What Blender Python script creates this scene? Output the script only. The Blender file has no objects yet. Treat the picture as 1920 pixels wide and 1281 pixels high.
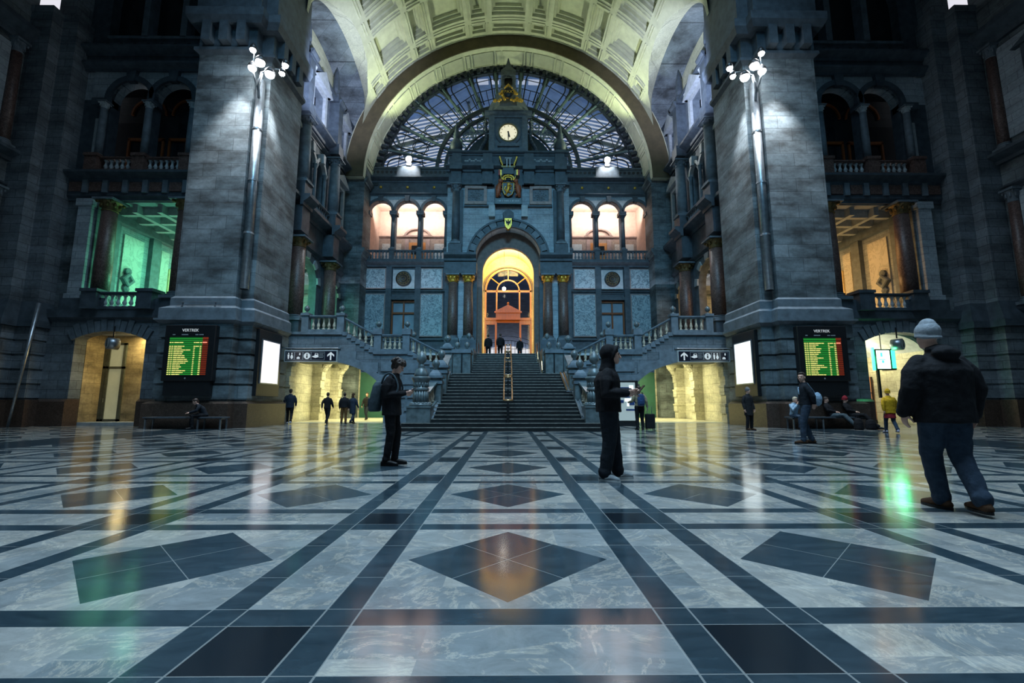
import bpy, bmesh, math, random
from mathutils import Vector, Matrix, Euler
random.seed(7)
C = bpy.context.scene.collection
PI = math.pi
R = math.radians

# ------------------------------------------------------------------ mesh builder
class MB:
    """collects primitive shapes and links them as ONE mesh object; mx=-1 mirrors in X"""
    def __init__(s, mx=1):
        s.v = []; s.f = []; s.mx = mx
    def add(s, vs, fs):
        o = len(s.v)
        s.v += [(v[0] * s.mx, v[1], v[2]) for v in vs]
        s.f += [tuple(i + o for i in f) for f in fs]
        return s
    def box(s, x0, x1, y0, y1, z0, z1):
        vs = [(x, y, z) for z in (z0, z1) for y in (y0, y1) for x in (x0, x1)]
        return s.add(vs, [(0, 2, 3, 1), (4, 5, 7, 6), (0, 1, 5, 4), (2, 6, 7, 3), (0, 4, 6, 2), (1, 3, 7, 5)])
    def poly(s, pts, d0, d1, ax='Y'):
        """extrude a 2D polygon: ax Y -> (u,d,z), X -> (d,u,z), Z -> (u,v,d)"""
        n = len(pts)
        def P(p, d):
            return (p[0], d, p[1]) if ax == 'Y' else (d, p[0], p[1]) if ax == 'X' else (p[0], p[1], d)
        vs = [P(p, d0) for p in pts] + [P(p, d1) for p in pts]
        fs = [tuple(range(n))[::-1], tuple(range(n, 2 * n))]
        fs += [(i, (i + 1) % n, n + (i + 1) % n, n + i) for i in range(n)]
        return s.add(vs, fs)
    def lathe(s, prof, x, y, z, n=16, rot=0.0):
        vs = []; fs = []
        for r, h in prof:
            for k in range(n):
                a = 2 * PI * k / n + rot
                vs.append((x + r * math.cos(a), y + r * math.sin(a), z + h))
        m = len(prof)
        for j in range(m - 1):
            for k in range(n):
                fs.append((j * n + k, j * n + (k + 1) % n, (j + 1) * n + (k + 1) % n, (j + 1) * n + k))
        fs.append(tuple(range(n))[::-1]); fs.append(tuple(range((m - 1) * n, m * n)))
        return s.add(vs, fs)
    def disc(s, cx, cz, prof, d, ax='Y', n=32, sgn=-1):
        """lathe about a horizontal axis: prof = (radius, offset along -axis)"""
        vs = []; fs = []
        for r, h in prof:
            for k in range(n):
                a = 2 * PI * k / n
                u = cx + r * math.cos(a); w = cz + r * math.sin(a); dd = d + sgn * h
                vs.append((u, dd, w) if ax == 'Y' else (dd, u, w))
        m = len(prof)
        for j in range(m - 1):
            for k in range(n):
                fs.append((j * n + k, j * n + (k + 1) % n, (j + 1) * n + (k + 1) % n, (j + 1) * n + k))
        fs.append(tuple(range(n))[::-1]); fs.append(tuple(range((m - 1) * n, m * n)))
        return s.add(vs, fs)
    def ring(s, cu, cz, r0, r1, d0, d1, a0=0, a1=180, n=24, ax='Y', ry=1.0):
        for k in range(n):
            t0 = R(a0 + (a1 - a0) * k / n); t1 = R(a0 + (a1 - a0) * (k + 1) / n)
            q = [(cu + r * math.cos(t), cz + ry * r * math.sin(t)) for r, t in ((r0, t0), (r1, t0), (r1, t1), (r0, t1))]
            s.poly(q, d0, d1, ax)
        return s
    def tube(s, pts, r, n=8, caps=True):
        pts = [Vector(p) for p in pts]
        rs = r if isinstance(r, (list, tuple)) else [r] * len(pts)
        vs = []; fs = []; up = None
        for i, p in enumerate(pts):
            t = (pts[min(i + 1, len(pts) - 1)] - pts[max(i - 1, 0)]).normalized()
            if up is None:
                up = Vector((0, 0, 1)) if abs(t.z) < .9 else Vector((0, 1, 0))
            a = t.cross(up).normalized(); b = a.cross(t).normalized(); up = b
            for k in range(n):
                q = 2 * PI * k / n
                vs.append(tuple(p + (a * math.cos(q) + b * math.sin(q)) * rs[i]))
        for i in range(len(pts) - 1):
            for k in range(n):
                fs.append((i * n + k, i * n + (k + 1) % n, (i + 1) * n + (k + 1) % n, (i + 1) * n + k))
        if caps:
            fs.append(tuple(range(n))[::-1]); fs.append(tuple(range((len(pts) - 1) * n, len(pts) * n)))
        return s.add(vs, fs)
    def ell(s, c, rx, ry, rz, n=12, m=8, M=None):
        vs = []; fs = []
        for j in range(m + 1):
            p = -PI / 2 + PI * j / m
            for k in range(n):
                a = 2 * PI * k / n
                v = Vector((rx * math.cos(p) * math.cos(a), ry * math.cos(p) * math.sin(a), rz * math.sin(p)))
                if M is not None: v = M @ v
                vs.append((c[0] + v.x, c[1] + v.y, c[2] + v.z))
        for j in range(m):
            for k in range(n):
                fs.append((j * n + k, j * n + (k + 1) % n, (j + 1) * n + (k + 1) % n, (j + 1) * n + k))
        return s.add(vs, fs)
    def cap(s, pts, rs, n=12):
        """tube with rounded ends"""
        pts = [Vector(p) for p in pts]
        rs = list(rs) if isinstance(rs, (list, tuple)) else [rs] * len(pts)
        t0 = (pts[0] - pts[1]).normalized(); t1 = (pts[-1] - pts[-2]).normalized()
        P = []; Q = []
        for k in (90, 70, 45, 22):
            P.append(pts[0] + t0 * rs[0] * math.sin(R(k))); Q.append(max(rs[0] * math.cos(R(k)), .001))
        P += pts; Q += rs
        for k in (22, 45, 70, 90):
            P.append(pts[-1] + t1 * rs[-1] * math.sin(R(k))); Q.append(max(rs[-1] * math.cos(R(k)), .001))
        return s.tube(P, Q, n)
    def loft(s, rings, n=20):
        """horizontal ellipse rings (cx,cy,z,rx,ry)"""
        vs = []; fs = []
        for cx, cy, z, rx, ry in rings:
            for k in range(n):
                a = 2 * PI * k / n
                vs.append((cx + rx * math.cos(a), cy + ry * math.sin(a), z))
        m = len(rings)
        for j in range(m - 1):
            for k in range(n):
                fs.append((j * n + k, j * n + (k + 1) % n, (j + 1) * n + (k + 1) % n, (j + 1) * n + k))
        fs.append(tuple(range(n))[::-1]); fs.append(tuple(range((m - 1) * n, m * n)))
        return s.add(vs, fs)
    def wall(s, u0, u1, z0, z1, d0, d1, ax='Y', ops=(), n=20):
        """wall slab with arched or flat openings (uc, halfwidth, zbottom, zspring, rise)"""
        def B(a, b, c, d):
            if b - a > 1e-6 and d - c > 1e-6:
                s.poly([(a, c), (b, c), (b, d), (a, d)], d0, d1, ax)
        x = u0
        for uc, hw, zb, zs, rise in sorted(ops):
            B(x, uc - hw, z0, z1); B(uc - hw, uc + hw, z0, zb)
            if rise <= 0:
                B(uc - hw, uc + hw, zs, z1)
            else:
                P = []
                for k in range(n + 1):
                    t = PI - PI * k / n
                    P.append((uc + hw * math.cos(t), zs + rise * math.sin(t)))
                for a, b in zip(P, P[1:]):
                    s.poly([a, b, (b[0], z1), (a[0], z1)], d0, d1, ax)
            x = uc + hw
        B(x, u1, z0, z1)
        return s
    def mesh(s, name, off=(0, 0, 0), smooth=False):
        me = bpy.data.meshes.new(name)
        me.from_pydata([(a - off[0], b - off[1], c - off[2]) for a, b, c in s.v], [], s.f)
        bm = bmesh.new(); bm.from_mesh(me)
        bmesh.ops.recalc_face_normals(bm, faces=bm.faces)
        bm.to_mesh(me); bm.free()
        if smooth:
            me.polygons.foreach_set('use_smooth', [True] * len(me.polygons))
        return me
    def build(s, name, mat, parent=None, smooth=False, bevel=0, local=False):
        off = (0, 0, 0)
        if parent is not None and not local:
            off = wloc(parent)
        return link(name, s.mesh(name, off, smooth), mat, parent, bevel)

def wloc(o):
    v = Vector((0, 0, 0))
    while o is not None:
        v += o.location; o = o.parent
    return tuple(v)
def link(name, me, mat, parent=None, bevel=0):
    if mat is not None and not me.materials: me.materials.append(mat)
    o = bpy.data.objects.new(name, me); C.objects.link(o)
    if parent is not None: o.parent = parent
    if bevel:
        b = o.modifiers.new('bevel', 'BEVEL'); b.width = bevel; b.segments = 2; b.limit_method = 'ANGLE'
    return o
GROUPS = dict(column='stone columns of the hall', balustrade='stone balustrades of the hall', newel_post='newel posts of the central stairs', departure_board='departure boards on the piers',
    light_box='backlit poster cases on the piers', drainpipe='pipes on the pier corners', floodlight_cluster='floodlight clusters on the piers', ledge_floodlight='floodlights on the arcade parapet', direction_sign='hanging direction signs',
    hanging_clock='clocks in the doorway arches', bench='benches before the piers', side_staircase='side staircases', wing_pedestal='pedestals flanking the upper flight', upper_pedestal='pedestals beside the top steps',
    obelisk='finials of the clock gable', rucksack='bags on the floor before the right bench', bicycle_rail='channel rails on the stairs', backpack='backpacks worn by travellers')
def tag(o, label, cat, group=None, kind=None):
    o['label'] = label; o['category'] = cat
    group = group or GROUPS.get(o.name.split('.')[0])
    if group: o['group'] = group
    if kind: o['kind'] = kind
    return o
def root(name, label, cat, loc=(0, 0, 0), group=None, kind=None, rz=0, mx=1):
    o = bpy.data.objects.new(name, None); C.objects.link(o)
    o.empty_display_size = .2
    o.location = (loc[0] * mx, loc[1], loc[2]); o.rotation_euler = (0, 0, rz)
    return tag(o, label, cat, group, kind)

def text_mesh(cu, name):
    """lettering curve -> plain mesh"""
    t = bpy.data.objects.new(name, cu); C.objects.link(t)
    dg = bpy.context.evaluated_depsgraph_get(); dg.update()
    me = bpy.data.meshes.new_from_object(t.evaluated_get(dg)); me.name = name
    bpy.data.objects.remove(t); bpy.data.curves.remove(cu)
    me.materials.clear()
    return me
# ------------------------------------------------------------------ materials
def newmat(name):
    m = bpy.data.materials.new(name); m.use_nodes = True
    nt = m.node_tree
    return m, nt, nt.nodes['Principled BSDF']
class G:
    """small helper for shader math"""
    def __init__(s, nt): s.nt = nt
    def n(s, t, **k):
        o = s.nt.nodes.new(t)
        for a, b in k.items(): setattr(o, a, b)
        return o
    def put(s, sock, v):
        if isinstance(v, bpy.types.NodeSocket): s.nt.links.new(v, sock)
        elif v is not None: sock.default_value = v
    def m(s, op, a, b=None, c=None):
        o = s.n('ShaderNodeMath', operation=op)
        s.put(o.inputs[0], a); s.put(o.inputs[1], b); s.put(o.inputs[2], c)
        return o.outputs[0]
    def pos(s):
        return s.n('ShaderNodeNewGeometry').outputs['Position']
    def xyz(s, v):
        o = s.n('ShaderNodeSeparateXYZ'); s.put(o.inputs[0], v); return o.outputs
    def vec(s, x, y, z):
        o = s.n('ShaderNodeCombineXYZ')
        for i, v in enumerate((x, y, z)): s.put(o.inputs[i], v)
        return o.outputs[0]
    def noise(s, v, scale, detail=4, rough=.55, dist=0):
        o = s.n('ShaderNodeTexNoise'); s.put(o.inputs['Vector'], v)
        o.inputs['Scale'].default_value = scale; o.inputs['Detail'].default_value = detail
        o.inputs['Roughness'].default_value = rough; o.inputs['Distortion'].default_value = dist
        return o.outputs['Fac']
    def ramp(s, f, stops):
        o = s.n('ShaderNodeValToRGB'); s.put(o.inputs[0], f)
        e = o.color_ramp.elements
        e[0].position, e[0].color = stops[0][0], (*stops[0][1], 1)
        e[1].position, e[1].color = stops[-1][0], (*stops[-1][1], 1)
        for p, c in stops[1:-1]:
            q = e.new(p); q.color = (*c, 1)
        return o.outputs[0]
    def mix(s, f, a, b, mode='MIX'):
        o = s.n('ShaderNodeMix', data_type='RGBA', blend_type=mode)
        s.put(o.inputs['Factor'], f)
        for k, v in ((6, a), (7, b)):
            s.put(o.inputs[k], v if isinstance(v, bpy.types.NodeSocket) else (*v, 1))
        return o.outputs[2]
    def bump(s, h, st=.3, d=.02):
        o = s.n('ShaderNodeBump'); s.put(o.inputs['Height'], h)
        o.inputs['Strength'].default_value = st; o.inputs['Distance'].default_value = d
        return o.outputs[0]
def g3(v): return (v, v, v)

def m_stone(name, c1, c2, mortar, bw=1.1, rh=.5, rough=.75, mw=.012, var=.5):
    m, nt, b = newmat(name); g = G(nt)
    p = g.pos(); x, y, z = g.xyz(p)
    v = g.vec(g.m('ADD', x, y), z, 0.0)
    br = g.n('ShaderNodeTexBrick'); g.put(br.inputs['Vector'], v)
    br.inputs['Color1'].default_value = (*c1, 1); br.inputs['Color2'].default_value = (*c2, 1)
    br.inputs['Mortar'].default_value = (*mortar, 1); br.inputs['Scale'].default_value = 1
    br.inputs['Mortar Size'].default_value = mw; br.inputs['Mortar Smooth'].default_value = .3
    br.inputs['Brick Width'].default_value = bw; br.inputs['Row Height'].default_value = rh
    n1 = g.noise(g.vec(g.m('MULTIPLY', x, .6), g.m('MULTIPLY', y, .6), g.m('MULTIPLY', z, 1.6)), .8, 6, .65)
    n2 = g.noise(p, 9, 3)
    f = g.ramp(n1, [(.36, g3(max(.25, 1 - var))), (.62, g3(1 + .25 * var))])
    c = g.mix(1.0, br.outputs['Color'], f, 'MULTIPLY')
    c = g.mix(1.0, c, g.ramp(n2, [(.3, g3(.82)), (.7, g3(1.1))]), 'MULTIPLY')
    g.put(b.inputs['Base Color'], c); b.inputs['Roughness'].default_value = rough
    h = g.m('SUBTRACT', g.m('MULTIPLY', n2, .25), br.outputs['Fac'])
    g.put(b.inputs['Normal'], g.bump(h, .35, .02))
    return m
def m_plain(name, col, rough=.6, metal=0.0, nscale=6, var=.25, bump=.1, spec=None):
    m, nt, b = newmat(name); g = G(nt)
    n = g.noise(g.pos(), nscale, 4)
    g.put(b.inputs['Base Color'], g.mix(1.0, col, g.ramp(n, [(.3, g3(1 - var)), (.7, g3(1 + var))]), 'MULTIPLY'))
    b.inputs['Roughness'].default_value = rough; b.inputs['Metallic'].default_value = metal
    if spec is not None: b.inputs['Specular IOR Level'].default_value = spec
    if bump: g.put(b.inputs['Normal'], g.bump(n, bump, .02))
    return m
def m_marble(name, base, vein, spot, scale=2.0, rough=.25):
    m, nt, b = newmat(name); g = G(nt); p = g.pos()
    n = g.noise(p, scale, 6, .6, 1.5)
    r = g.m('ABSOLUTE', g.m('SUBTRACT', n, .5))
    c = g.ramp(r, [(0, vein), (.008, vein), (.05, base), (1, base)])
    n2 = g.noise(p, scale * 2.3, 5, .65)
    c = g.mix(g.ramp(n2, [(.5, g3(0)), (.75, g3(.55))]), c, spot)
    g.put(b.inputs['Base Color'], c); b.inputs['Roughness'].default_value = rough
    return m
def m_wood(name, col):
    m, nt, b = newmat(name); g = G(nt)
    x, y, z = g.xyz(g.pos())
    n = g.noise(g.vec(g.m('MULTIPLY', x, 8), g.m('MULTIPLY', y, 8), z), 2, 4)
    g.put(b.inputs['Base Color'], g.mix(1.0, col, g.ramp(n, [(.3, g3(.7)), (.7, g3(1.2))]), 'MULTIPLY'))
    b.inputs['Roughness'].default_value = .4
    return m
def m_emit(name, col, st, scale=None):
    m, nt, b = newmat(name)
    b.inputs['Base Color'].default_value = (*[c * .5 for c in col], 1)
    b.inputs['Emission Color'].default_value = (*col, 1); b.inputs['Emission Strength'].default_value = st
    b.inputs['Roughness'].default_value = .4
    return m
def m_glass(name, tint=(.8, .85, .9), refl=.08):
    m, nt, b = newmat(name); g = G(nt)
    nt.nodes.remove(b)
    t = g.n('ShaderNodeBsdfTransparent'); t.inputs[0].default_value = (*tint, 1)
    gl = g.n('ShaderNodeBsdfGlossy'); gl.inputs['Roughness'].default_value = .05
    mx = g.n('ShaderNodeMixShader'); mx.inputs[0].default_value = refl
    nt.links.new(t.outputs[0], mx.inputs[1]); nt.links.new(gl.outputs[0], mx.inputs[2])
    nt.links.new(mx.outputs[0], nt.nodes['Material Output'].inputs[0])
    return m
def m_cloth(name, col, rough=.9):
    m, nt, b = newmat(name); g = G(nt); p = g.pos()
    n = g.noise(p, 14, 4, .6); w = g.noise(p, 300, 2)
    g.put(b.inputs['Base Color'], g.mix(1.0, col, g.ramp(n, [(.3, g3(.75)), (.7, g3(1.2))]), 'MULTIPLY'))
    b.inputs['Roughness'].default_value = rough
    b.inputs['Specular IOR Level'].default_value = .2
    g.put(b.inputs['Normal'], g.bump(g.m('ADD', n, g.m('MULTIPLY', w, .1)), .4, .03))
    return m

def m_floor():
    m, nt, b = newmat('inlaid_marble_floor'); g = G(nt)
    p = g.pos(); x, y, z = g.xyz(p)
    P, hp, bw, y0 = 2.16, .715, .172, 3.12
    cx = g.m('FLOOR', g.m('DIVIDE', g.m('ADD', x, P / 2), P)); cy = g.m('FLOOR', g.m('DIVIDE', g.m('ADD', y, P / 2 - y0), P))
    px = g.m('SUBTRACT', x, g.m('MULTIPLY', cx, P)); py = g.m('SUBTRACT', g.m('SUBTRACT', y, y0), g.m('MULTIPLY', cy, P))
    ax = g.m('ABSOLUTE', px); ay = g.m('ABSOLUTE', py)
    gt = lambda a, t: g.m('GREATER_THAN', a, t)
    lt = lambda a, t: g.m('LESS_THAN', a, t)
    mul = lambda a, c: g.m('MULTIPLY', a, c)
    mx = lambda a, c: g.m('MAXIMUM', a, c)
    bx = mul(gt(ax, hp), lt(ax, hp + bw)); by = mul(gt(ay, hp), lt(ay, hp + bw))
    sx = gt(ax, hp + bw); sy = gt(ay, hp + bw)
    dsum = g.m('ADD', ax, ay)
    dia = mul(lt(dsum, .645), mul(lt(ax, hp), lt(ay, hp)))
    xs = mul(sx, sy)
    dark = mx(mx(bx, by), mx(xs, dia))
    far = gt(g.m('ABSOLUTE', x), 11.35)
    far2 = mul(far, lt(g.m('ABSOLUTE', x), 13.4))
    dark = mx(dark, far2)
    # joints
    def near(a, t, w=.005): return lt(g.m('ABSOLUTE', g.m('SUBTRACT', a, t)), w)
    j = mx(mx(near(ax, hp), near(ax, hp + bw)), mx(near(ay, hp, .003), near(ay, hp + bw, .003)))
    j = mx(j, mul(dia, mx(near(px, py, .004), near(px, g.m('MULTIPLY', py, -1), .004))))
    j = mx(j, mul(mul(gt(dsum, .645), lt(ax, hp)), near(ay, 0, .003)))
    j = mx(j, mul(bx, near(ay, .3, .003)))
    j = mul(j, g.m('SUBTRACT', 1, far2))
    # a random tone per slab
    wn = g.n('ShaderNodeTexWhiteNoise', noise_dimensions='3D')
    qx = g.m('FLOOR', g.m('DIVIDE', g.m('ADD', x, .36), .715)); qy = g.m('FLOOR', g.m('DIVIDE', g.m('ADD', y, .2), .72))
    g.put(wn.inputs['Vector'], g.vec(qx, qy, dark))
    tone = g.ramp(wn.outputs['Value'], [(0, g3(.88)), (1, g3(1.1))])
    vn = g.noise(g.vec(x, y, g.m('MULTIPLY', wn.outputs['Value'], 9)), 1.6, 9, .7, 1.2)
    vein = g.m('ABSOLUTE', g.m('SUBTRACT', vn, .5))
    slabc = g.ramp(wn.outputs['Value'], [(0, (.19, .215, .225)), (.5, (.255, .265, .26)), (1, (.32, .305, .275))])
    lightc = g.mix(g.ramp(vein, [(0, g3(.85)), (.006, g3(.4)), (.03, g3(0))]), slabc, (.5, .45, .37))
    cl = g.noise(g.vec(x, g.m('MULTIPLY', y, 1.6), wn.outputs['Value']), 3.2, 10, .75, .8)
    lightc = g.mix(1.0, lightc, g.ramp(cl, [(.32, g3(.68)), (.7, g3(1.22))]), 'MULTIPLY')
    dn = g.noise(g.vec(g.m('MULTIPLY', x, 1.0), g.m('MULTIPLY', y, 3.0), wn.outputs['Value']), 2.6, 10, .72, .6)
    darkc = g.ramp(dn, [(.3, (.013, .025, .034)), (.6, (.032, .053, .067)), (.78, (.06, .085, .095))])
    darkc = g.mix(xs, darkc, (.009, .014, .019))
    c = g.mix(dark, lightc, darkc)
    c = g.mix(1.0, c, tone, 'MULTIPLY')
    c = g.mix(g.m('MULTIPLY', j, .55), c, (.34, .34, .32))
    g.put(b.inputs['Base Color'], c)
    rn = g.noise(p, 3, 5, .6)
    g.put(b.inputs['Roughness'], g.m('MULTIPLY_ADD', rn, .13, .07))
    b.inputs['Specular IOR Level'].default_value = .5
    g.put(b.inputs['Normal'], g.bump(g.m('ADD', g.m('MULTIPLY', cl, .25), g.m('MULTIPLY', j, -.3)), .02, .01))
    return m

M = {}
M['stone'] = m_stone('grey_ashlar', (.105, .135, .15), (.16, .19, .205), (.05, .064, .072), 1.25, .62, var=.9)
M['stone_s'] = m_stone('grey_ashlar_small', (.125, .155, .18), (.17, .20, .225), (.05, .062, .075), .9, .42)
M['dark'] = m_plain('dark_blue_stone', (.05, .068, .085), .6, nscale=3, var=.35)
M['mid'] = m_plain('mid_grey_stone', (.115, .145, .17), .65, nscale=3, var=.3)
M['white'] = m_stone('pale_ashlar', (.31, .37, .41), (.37, .42, .46), (.14, .17, .19), .95, .36, var=.3, mw=.01)
M['pale'] = m_plain('pale_stone_trim', (.36, .4, .42), .6, nscale=4, var=.2)
M['red'] = m_marble('red_brown_marble', (.075, .043, .036), (.17, .11, .095), (.12, .072, .06), 4.5, .45)
M['plinth'] = m_marble('brown_granite', (.05, .032, .024), (.095, .066, .05), (.03, .02, .016), 6, .35)
M['veined'] = m_marble('green_white_marble', (.33, .42, .46), (.09, .14, .17), (.5, .57, .6), 2.2, .3)
M['cream'] = m_stone('cream_vault', (.5, .51, .38), (.55, .56, .42), (.32, .33, .25), 2.2, .9, var=.25, mw=.01)
M['cream_p'] = m_plain('cream_plaster', (.52, .53, .38), .8, nscale=2, var=.12)
M['olive'] = m_plain('olive_shade_band', (.09, .07, .035), .8, nscale=2, var=.2)  # shade on the front of the window arch, put into its colour
M['rose'] = m_plain('rose_stone', (.3, .22, .2), .6, nscale=4)
M['gold'] = m_plain('gilding', (.75, .44, .08), .5, 1.0, 12, .3)
M['dull_gold'] = m_plain('dull_gilding', (.2, .14, .06), .5, .7, 12, .3)
M['iron'] = m_plain('blue_green_iron', (.1, .15, .165), .45, .3, 6, .2)
M['black'] = m_plain('black_metal', (.012, .013, .015), .4, .2, 6, .2)
M['steel'] = m_plain('grey_steel', (.3, .33, .36), .35, .8, 6, .2)
M['brass'] = m_plain('brass', (.75, .48, .24), .3, 1.0, 6, .15)
M['wood'] = m_wood('orange_wood', (.2, .052, .006))
M['wood_l'] = m_wood('honey_wood', (.5, .2, .04))
M['step'] = m_plain('black_stone_steps', (.014, .015, .016), .35, nscale=3, var=.4)
M['nosing'] = m_plain('pale_step_edge', (.2, .185, .16), .5, nscale=8, var=.4)  # paler strip along the front edge of each step
M['balu'] = m_plain('buff_baluster_stone', (.42, .36, .27), .5, nscale=9, var=.35)
M['slate'] = m_plain('polished_green_grey_stone', (.11, .135, .14), .3, nscale=5, var=.4)
M['glass'] = m_glass('window_glass')
M['glass_d'] = m_glass('door_glass', (.85, .88, .92), .004)
M['dglass'] = m_plain('dark_window_glass', (.012, .016, .02), .08, 0, 1, .1, 0)
M['frost'] = m_plain('frosted_glass_glow', (.4, .42, .36), .4, 0, 2, .1, 0)
b_ = M['frost'].node_tree.nodes['Principled BSDF']; b_.inputs['Emission Color'].default_value = (.5, .48, .26, 1); b_.inputs['Emission Strength'].default_value = .3  # pane glows by itself in place of light from behind
M['green'] = m_plain('green_painted_wall', (.015, .085, .06), .5, 0, 2, .15)
M['pass'] = m_stone('yellow_stone', (.5, .48, .36), (.6, .57, .44), (.3, .28, .2), 1.1, .55, var=.4)
M['floor'] = m_floor()
M['skin'] = m_plain('skin', (.64, .37, .28), .5, 0, 20, .08, .03)
M['hair'] = m_plain('dark_brown_hair', (.03, .016, .01), .5, 0, 60, .6, .5)
M['blond'] = m_plain('blond_hair', (.5, .42, .3), .5, 0, 60, .4, .5)
M['grey_knit'] = m_cloth('grey_knit', (.3, .33, .36))
M['lamp'] = m_emit('lamp_white', (1.0, .93, .8), 26)
M['white_p'] = m_plain('white_paint', (.75, .76, .76), .5, 0, 6, .08, 0)
M['dial'] = m_emit('lit_clock_dial', (1.0, .9, .62), .75)
M['sole'] = m_plain('white_rubber', (.7, .72, .72), .6)
# ================================================================== SETTING
M['soft'] = m_marble('soft_marble', (.5, .5, .47), (.36, .37, .35), (.56, .56, .53), 1.2, .35)
M['warmwall'] = m_plain('warm_doorway_wall', (.7, .55, .3), .6)
def struct(name, label, loc=(0, 0, 0), cat='wall', mx=1):
    return root(name, label, cat, loc, kind='structure', mx=mx)
def cprof(d, z0, z1, p, sg=-1):
    h = z1 - z0
    return [(d, z0), (d + sg * .3 * p, z0), (d + sg * .35 * p, z0 + .3 * h), (d + sg * .7 * p, z0 + .5 * h),
            (d + sg * p, z0 + .72 * h), (d + sg * p, z1), (d, z1)]
def corn(mb, u0, u1, d, z0, z1, p, ax='Y'):
    """moulding on a wall facing -Y (ax Y) or facing +X (ax X, left-hand side)"""
    if ax == 'Y': mb.poly(cprof(d, z0, z1, p, -1), u0, u1, 'X')
    else: mb.poly(cprof(d, z0, z1, p, 1), u0, u1, 'Y')
    return mb

def baluster_prof(h):
    return [(r, z * h) for r, z in ((.085, 0), (.085, .08), (.05, .1), (.045, .14), (.085, .3), (.088, .36), (.05, .56), (.042, .72),
                                    (.06, .76), (.042, .79), (.06, .86), (.085, .9), (.085, 1))]
_bm = {}
def baluster_mesh(h, mat, fat=1.0):
    k = (round(h, 2), mat, fat)
    if k not in _bm:
        _bm[k] = MB().lathe([(r * fat, z) for r, z in baluster_prof(h)], 0, 0, 0, 10).mesh('baluster', smooth=True)
        _bm[k].materials.append(M[mat])
    return _bm[k]
def balustrade(name, label, a, b, n, h=.85, peds=(), balls=False, mat='mid', bmat='balu', mx=1, group=None, w=.3, ins=.0, fat=1.0, ph=.12, pw=1.0):
    """a,b: floor points of the run; peds: fractions along the run that carry a pedestal"""
    a = Vector(a); b = Vector(b)
    c = (a + b) / 2
    r = root(name, label, 'balustrade', (c.x, c.y, min(a.z, b.z)), group, 'thing', 0, mx)
    d = b - a; L = math.hypot(d.x, d.y); t = Vector((d.x / L, d.y / L, 0)); s = Vector((-t.y, t.x, 0)) * (w / 2)
    def slab(z0, z1, e, nm, m):
        q = Vector((t.x, t.y, 0)) * 0
        vs = []
        for z in (z0, z1):
            for p, sg in ((a, -1), (a, 1), (b, 1), (b, -1)):
                v = p + s * sg * e; vs.append((v.x, v.y, v.z + z))
        MB(mx).add(vs, [(0, 1, 2, 3), (4, 7, 6, 5), (0, 4, 5, 1), (1, 5, 6, 2), (2, 6, 7, 3), (3, 7, 4, 0)]).build(nm, M[m], r)
    slab(0, .13 * h / .85, 1.0, 'base_rail', mat)
    slab(h - .13, h - .04, .85, 'rail_moulding', mat); slab(h - .07, h, 1.1, 'handrail', mat)
    bh = h - .13 - .13 * h / .85
    me = baluster_mesh(bh, bmat, fat)
    segs = sorted(peds)
    for i in range(n):
        f = (i + .5) / n
        f = ins + f * (1 - 2 * ins)
        p = a + d * f
        if any(abs(f - q) * L < .2 * pw for q in segs): continue
        o = link('baluster', me, None, r)
        w0 = wloc(r); o.location = (p.x * mx - w0[0], p.y - w0[1], p.z + .13 * h / .85 - w0[2])
    for q in segs:
        p = a + d * q; e = w * .62 * pw
        m = MB(mx).box(p.x - e, p.x + e, p.y - e, p.y + e, p.z - .02, p.z + h + .02)
        m.box(p.x - e - .05, p.x + e + .05, p.y - e - .05, p.y + e + .05, p.z + h - .02, p.z + h + ph)
        po = m.build('pedestal', M[mat], r)
        if balls:
            ball = MB(mx).lathe([(.14, 0), (.14, .04), (.06, .07), (.05, .13), (.1, .16), (.145, .24), (.15, .3), (.12, .38), (.05, .43), (.02, .47), (.005, .5)],
                         p.x, p.y, p.z + h + ph, 14)
            ball.build('ball_finial', M['slate'], po, True)
    return r

def column(label, x, y, z0, z1, r, shaft='red', mx=1, group=None, cap='dull_gold', base='mid', capn=1.0, half=False):
    o = root('column', label, 'column', (x, y, z0), group, 'thing', 0, mx)
    H = z1 - z0; bh = min(.35, H * .09); ch = min(.75 * capn, H * .12)
    MB(mx).box(x - 1.35 * r, x + 1.35 * r, y - 1.35 * r, y + 1.35 * r, z0, z0 + bh * .4)\
        .lathe([(1.3 * r, 0), (1.35 * r, bh * .2), (1.1 * r, bh * .35), (1.2 * r, bh * .5), (1.02 * r, bh * .62)], x, y, z0 + bh * .38, 20).build('base', M[base], o)
    MB(mx).lathe([(r, 0), (r * 1.01, H * .3), (r * .88, H - bh - ch)], x, y, z0 + bh, 24).build('shaft', M[shaft], o, True)
    zc = z1 - ch
    c = MB(mx).lathe([(.92 * r, 0), (.98 * r, ch * .08), (.86 * r, ch * .14), (.9 * r, ch * .35), (1.05 * r, ch * .6), (1.3 * r, ch * .8)], x, y, zc, 16)
    for k in range(8):
        a = k * PI / 4 + PI / 8
        c.ell((x + 1.05 * r * math.cos(a), y + 1.05 * r * math.sin(a), zc + ch * .52), r * .22, r * .22, ch * .2, 6, 4)
    for sx in (-1, 1):
        for sy in (-1, 1):
            c.ell((x + sx * r * .98, y + sy * r * .98, zc + ch * .74), r * .25, r * .25, ch * .13, 6, 4)
    c.build('capital', M[cap], o)
    MB(mx).box(x - 1.4 * r, x + 1.4 * r, y - 1.4 * r, y + 1.4 * r, z1 - ch * .16, z1).build('abacus', M[base], o)
    return o

# ------------------------------------------------------------------ floor
MB().box(-24.5, 24.5, -12.5, 36, -.4, 0).build('floor', M['floor'])
tag(bpy.data.objects['floor'], 'polished inlaid marble floor of pale squares with dark bands and diamonds', 'floor', kind='structure')

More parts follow.
